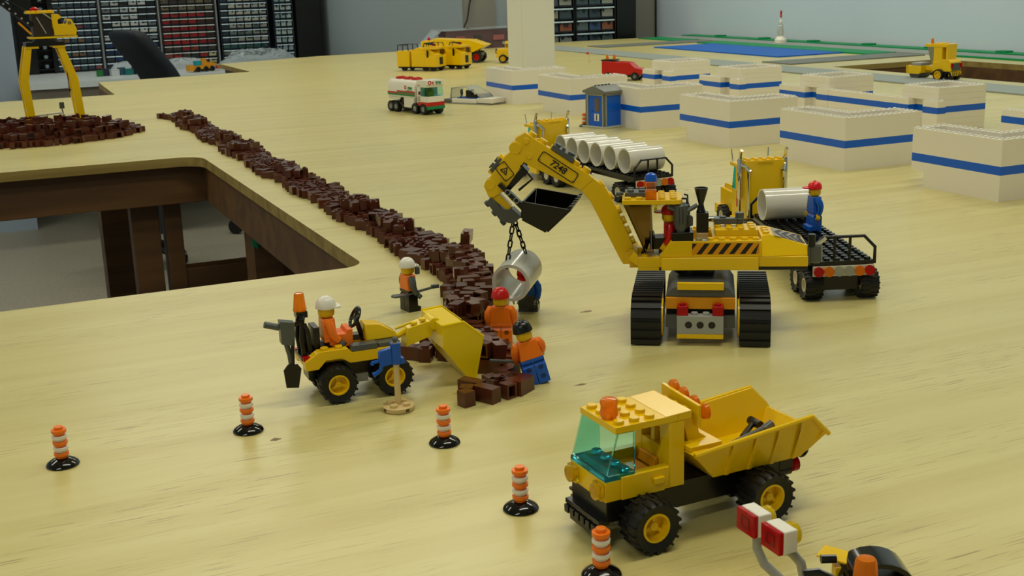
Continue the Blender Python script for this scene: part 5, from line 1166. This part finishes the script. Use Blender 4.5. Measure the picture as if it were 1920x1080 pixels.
# small vehicle on the desk
dv = thing('desk_toy', 'small yellow toy digger on the white desk in front of the clear film', 'toy vehicle', 1045, 6010, 20, ZD)
g = G(); g.box(-55, -16, 12, 50, 16, 30); g.prism([(-10, 30), (26, 30), (10, 62), (-4, 62)], 'y', -10, 10); g.prism([(20, 30), (70, 22), (74, 34), (24, 44)], 'y', -8, 8); g.box(-80, -20, 6, -58, 20, 34); g.build('body', mat('amber_yellow_plastic', (218, 150, 24), .35), dv, bev=1)
g = G(); g.box(-44, -12, 30, -14, 12, 52); g.build('cab_glass', TBLD, dv)
g = G(); g.box(72, -10, 8, 88, 10, 24); g.build('red_block', mat('faded_red', (190, 90, 60), .4), dv, bev=1)
for s in (1, -1):
    for xx in (-36, 6, 40): wheel(dv, xx, s*18, 13, 13, 10, 6, s, rim=BLK, treads=10, spokes=False)

# ============================================================ FOREGROUND, BOTTOM RIGHT
ls = thing('warning_lamp_stand', 'pair of red and white warning lamps on curved grey stalks at the bottom edge', 'lamp stand', 270, 370, 0)
for k, (yy, xx) in enumerate(((9, 0), (-8, 0))):
    g = G(); g.box(xx-1, yy-6.2, 29.6, xx+5.4, yy+6.2, 39.4); g.cyl((xx+3, yy, 26.6), (xx+3, yy, 29.6), 2.3, n=14); hb = g.build('lamp_housing', WHT, ls, bev=.5)
    g = G(); g.box(xx-3.4, yy-6.2, 29.6, xx-1.1, yy+6.2, 39.4); g.build('red_lens', TRED, hb, bev=.5)
    g = G(); x_ = xx-3.6
    g.add([(x_, yy-3, 32), (x_, yy+3, 32), (x_, yy+3, 37), (x_, yy-3, 37), (x_, yy-2, 32.8), (x_, yy+2, 32.8), (x_, yy+2, 36.2), (x_, yy-2, 36.2), (xx-3.2, yy-2, 32.8), (xx-3.2, yy+2, 32.8), (xx-3.2, yy+2, 36.2), (xx-3.2, yy-2, 36.2)], [(0,1,5,4),(1,2,6,5),(2,3,7,6),(3,0,4,7),(8,9,10,11)]); g.build('square_mark', mat('deep_red', (120, 4, 14), .2), hb)
    g = G(); g.lathe([(1.5, xx+5.5), (3.4, xx+5.8), (4.6, xx+7.2), (4.6, xx+8.6), (3.6, xx+9.6), (1, xx+10)], (0, yy, 35), 14, ax='x'); g.build('yellow_lamp', TYEL, hb)
g = G(); g.tube([(2.5, 8.5, 29.5), (2.5, 8.5, 22), (4.5, 6, 15.5), (9, 1, 10), (11, -1, 4)], 2.0, 12); g.tube([(4, -8, 29), (7, -9, 26.5), (10.5, -10, 22), (12, -11, 14), (12, -11, 4)], 2.0, 12); g.tube([(3, 8, 27), (6, -6, 26.5)], 1.4, 8); g.build('curved_stalk', LGR, ls)
g = G(); g.box(-4, -18, .2, 20, 12, 3.4); g.build('yellow_base', YEL, ls, bev=.3)
mb = thing('toy_quad', 'black and yellow toy vehicle with an amber beacon, cut off by the bottom edge', 'toy vehicle', 301, 343, -24)
g = G(); n = 12; vs = []; fs = []
for i in range(n+1):
    a = PI*i/n
    for yy, sc_ in ((-8, 1), (8, 1), (8, .86), (-8, .86)):
        vs.append((2+14.5*sc_*math.cos(a)*1.0, yy, 14+14.2*sc_*math.sin(a)**.8))
for i in range(n):
    for k in range(4): fs.append([i*4+k, i*4+(k+1) % 4, (i+1)*4+(k+1) % 4, (i+1)*4+k])
fs += [[0, 1, 2, 3], [n*4+k for k in range(4)][::-1]]; g.add(vs, fs); g.build('curved_canopy', mat('gloss_black_plastic', (10, 9, 9), .1), mb)
g = G(); g.prism([(-13, 4), (17, 4), (17, 14), (12, 20), (-9, 20), (-13, 14)], 'y', -7.6, 7.6); g.build('body', BLK, mb, bev=.5)
g = G(); g.lathe([(5.4, 15), (5.8, 18), (4.2, 33), (3.4, 34.4), (.5, 34.6)], (-6, -14.5, 0), 12); g.build('amber_beacon', TORG, mb)
g = G(); g.add([(-20, 6, 25), (-8, 1, 23), (-5, 8, 25), (-15, 12, 26.5), (-20, 6, 25.8), (-8, 1, 24), (-5, 8, 25.8), (-15, 12, 27.3)], [(0,1,2,3),(4,5,6,7),(0,1,5,4),(1,2,6,5),(2,3,7,6),(3,0,4,7)]); g.box(4, -15, 8, 18, -9, 19.5); g.box(-13, 2, 16, -9, 8, 22); g.build('yellow_mudguard', YEL, mb, bev=.6)
g = G(); g.tube([(-28, -6, 24), (-22, -6, 24.5), (-13, -8, 20)], 1.9, 10); g.tube([(-19, 2, 26), (-13, 2, 26)], 1.8, 10); g.prism([(-14, 6), (-4, 6), (-6, 22), (-18, 18)], 'y', -9, -8); g.build('handlebar', BLK, mb)
for s in (1, -1): wheel(mb, s*12-0, 0, 7, 7, 9, 3.5, -1, treads=12)

# ============================================================ BROWN BRICKS: trench trail and heap
rnd = random.Random(42)
BM = []
for (lx, ly, hollow) in ((8, 8, 1), (16, 8, 0), (8, 8, 0), (16, 8, 1), (12, 8, 0), (16, 16, 0)):
    g = G(); g.box(-lx/2, -ly/2, 0, lx/2, ly/2, 9.6)
    if hollow: g.stud(0 if lx < 12 else -4, 0, 9.6, 8)
    if lx == 12 or (lx == 8 and not hollow):
        g = G(); w_ = 1.3; a_, b_ = lx/2, ly/2
        g.box(-a_, -b_, 0, a_, b_, w_); g.box(-a_, -b_, 9.6-w_, a_, b_, 9.6); g.box(-a_, -b_, w_, -a_+w_, b_, 9.6-w_); g.box(a_-w_, -b_, w_, a_, b_, 9.6-w_); g.box(-a_+w_, b_-w_, w_, a_-w_, b_, 9.6-w_)
    me = g.mesh('brick', BRN); BM.append((me, lx, ly, list(g.v), list(g.f)))
cands = []
def xmid(y):
    P_ = [(655, 268), (677, 279), (721, 284), (768, 294), (813, 323), (870, 350), (919, 366), (979, 373), (1100, 377), (2475, 372), (2490, 360)]
    for a, b in zip(P_, P_[1:]):
        if a[0] <= y <= b[0]: return a[1]+(b[1]-a[1])*(y-a[0])/(b[0]-a[0])
    return P_[0][1]
def halfw(y): return 16 if y < 690 else (29 if y < 800 else (22 if y < 900 else 21+4*math.sin(y*.031)))
def scatter(region, ymin, ymax, layers, dens):
    out_ = []
    for L_ in range(layers):
        placed = []; tries = int(dens*(ymax-ymin))
        for _ in range(tries):
            y = rnd.uniform(ymin, ymax); w = region(y, L_)
            if w is None or w[1] <= w[0]: continue
            x = rnd.uniform(*w); k = rnd.choice((0, 0, 1, 1, 2, 3, 4, 5) if L_ == 0 else (0, 1, 2, 3, 4)); lx, ly = BM[k][1], BM[k][2]; r_ = (lx+ly)/4*1.02
            if any(abs(q[1]-y) < 17 and (q[0]-x)**2+(q[1]-y)**2 < (r_+q[2])**2*(.92 if L_ else .98) for q in placed): continue
            placed.append((x, y, r_)); out_.append((x, y, L_, k))
    return out_
def reg_trail(y, L_):
    c, h = xmid(y), halfw(y)
    if L_ == 0: return (c-h, c+h)
    if L_ == 1: return (c-h*.55, c+h*.55) if 700 < y < 1000 or (y >= 1000 and math.sin(y*.045)+math.sin(y*.017) > .5) else None
    if L_ == 2: return (c-h*.4, c+h*.4) if 770 < y < 960 else None
    return (c+8, c+14) if 955 < y < 962 else None
tb = scatter(reg_trail, 652, 2490, 4, 6)
# keep the loader scoop and the workers' feet clear
def clear(x, y, L_):
    for (fx, fy, r_) in ((322, 756, 13), (311, 668, 15), (371, 838, 12), (296, 879, 13)):
        if (x-fx)**2+(y-fy)**2 < r_*r_: return False
    if x < 284 and 680 < y < 742: return False
    return True
tb = [b for b in tb if clear(*b[:3])]
tb += [(262, 748, 0, 0), (253, 760, 0, 1), (291, 661, 0, 5), (278, 668, 0, 3)]
tb.sort(key=lambda b: b[1])
NI = 262
def brick_tf(b):
    x, y, L_, k = b; a = rnd.uniform(0, 2*PI); tip = rnd.random()
    z = L_*9.7 + .1
    if .5 < tip < .68 and k in (0, 1, 2): e = (PI/2, 0, a); z += 4.1
    elif tip < .22 and L_ > 0: e = (rnd.uniform(-.14, .14), rnd.uniform(-.14, .14), a); z += 1.0
    elif L_ > 0: e = (rnd.uniform(-.06, .06), rnd.uniform(-.06, .06), a); z += .5
    else: e = (0, 0, a)
    if k in (1, 4) and tip > .8: e = (PI, e[1], a); z += 9.6
    return (x, y, z), e
for i, b in enumerate(tb[:NI]):
    (x, y, z), e = brick_tf(b); o = partat(BM[b[3]][0], 'loose_brick', None, (0, 0, 0)); place(o, x, y, z); o.rotation_euler = e
    zn = 0 if y < 715 else 1 if y < 785 else 2 if y < 870 else 3 if y < 960 else 4
    up = b[2] > 0
    lb = ['at the near trail end below the scoop tip', 'by the red-helmeted orange worker', 'left of the hanging pipe', 'beside the worker with the shovel', 'mid trail behind the shovel worker'][zn]
    tag(o, ('brown toy brick atop others ' if up else 'brown toy brick on the table ') + lb, 'toy brick', ('upper' if up else 'lower') + ' brown bricks ' + ['at the near end', 'by the scoop', 'by the hanging pipe', 'by the shovel worker', 'in the middle'][zn] + ' of the trail')
def merged(bl, name, label):
    g = G()
    from mathutils import Euler
    for b in bl:
        (x, y, z), e = brick_tf(b); g.M = Matrix.Translation((x, y, z)) @ Euler(e).to_matrix().to_4x4(); g.add(BM[b[3]][3], BM[b[3]][4])
    g.M = Matrix(); o = g.build(name, BRN); place(o, 0, 0); tag(o, label, 'toy bricks', None, 'stuff')
merged(tb[NI:], 'brick_trail', 'far half of the long trail of loose brown toy bricks')
def reg_heap(y, L_):
    cy, ry = 2316, 150-30*L_; t_ = 1-((y-cy)/ry)**2
    if t_ <= 0: return None
    h = (205-30*L_)*math.sqrt(t_); return (78-h, 78+h)
hp = scatter(reg_heap, 2150, 2475, 3, 12); hp = [b for b in hp if rnd.random() < (.9, .6, .3)[b[2]]]
hp = [b for b in hp if not any(abs(b[0]-lx) < 27 and abs(b[1]-ly) < 17 for lx, ly in ((101, 2420), (99, 2460), (189, 2424), (188, 2464)))]
merged(hp, 'brick_heap', 'broad heap of loose brown toy bricks under the yellow crane')
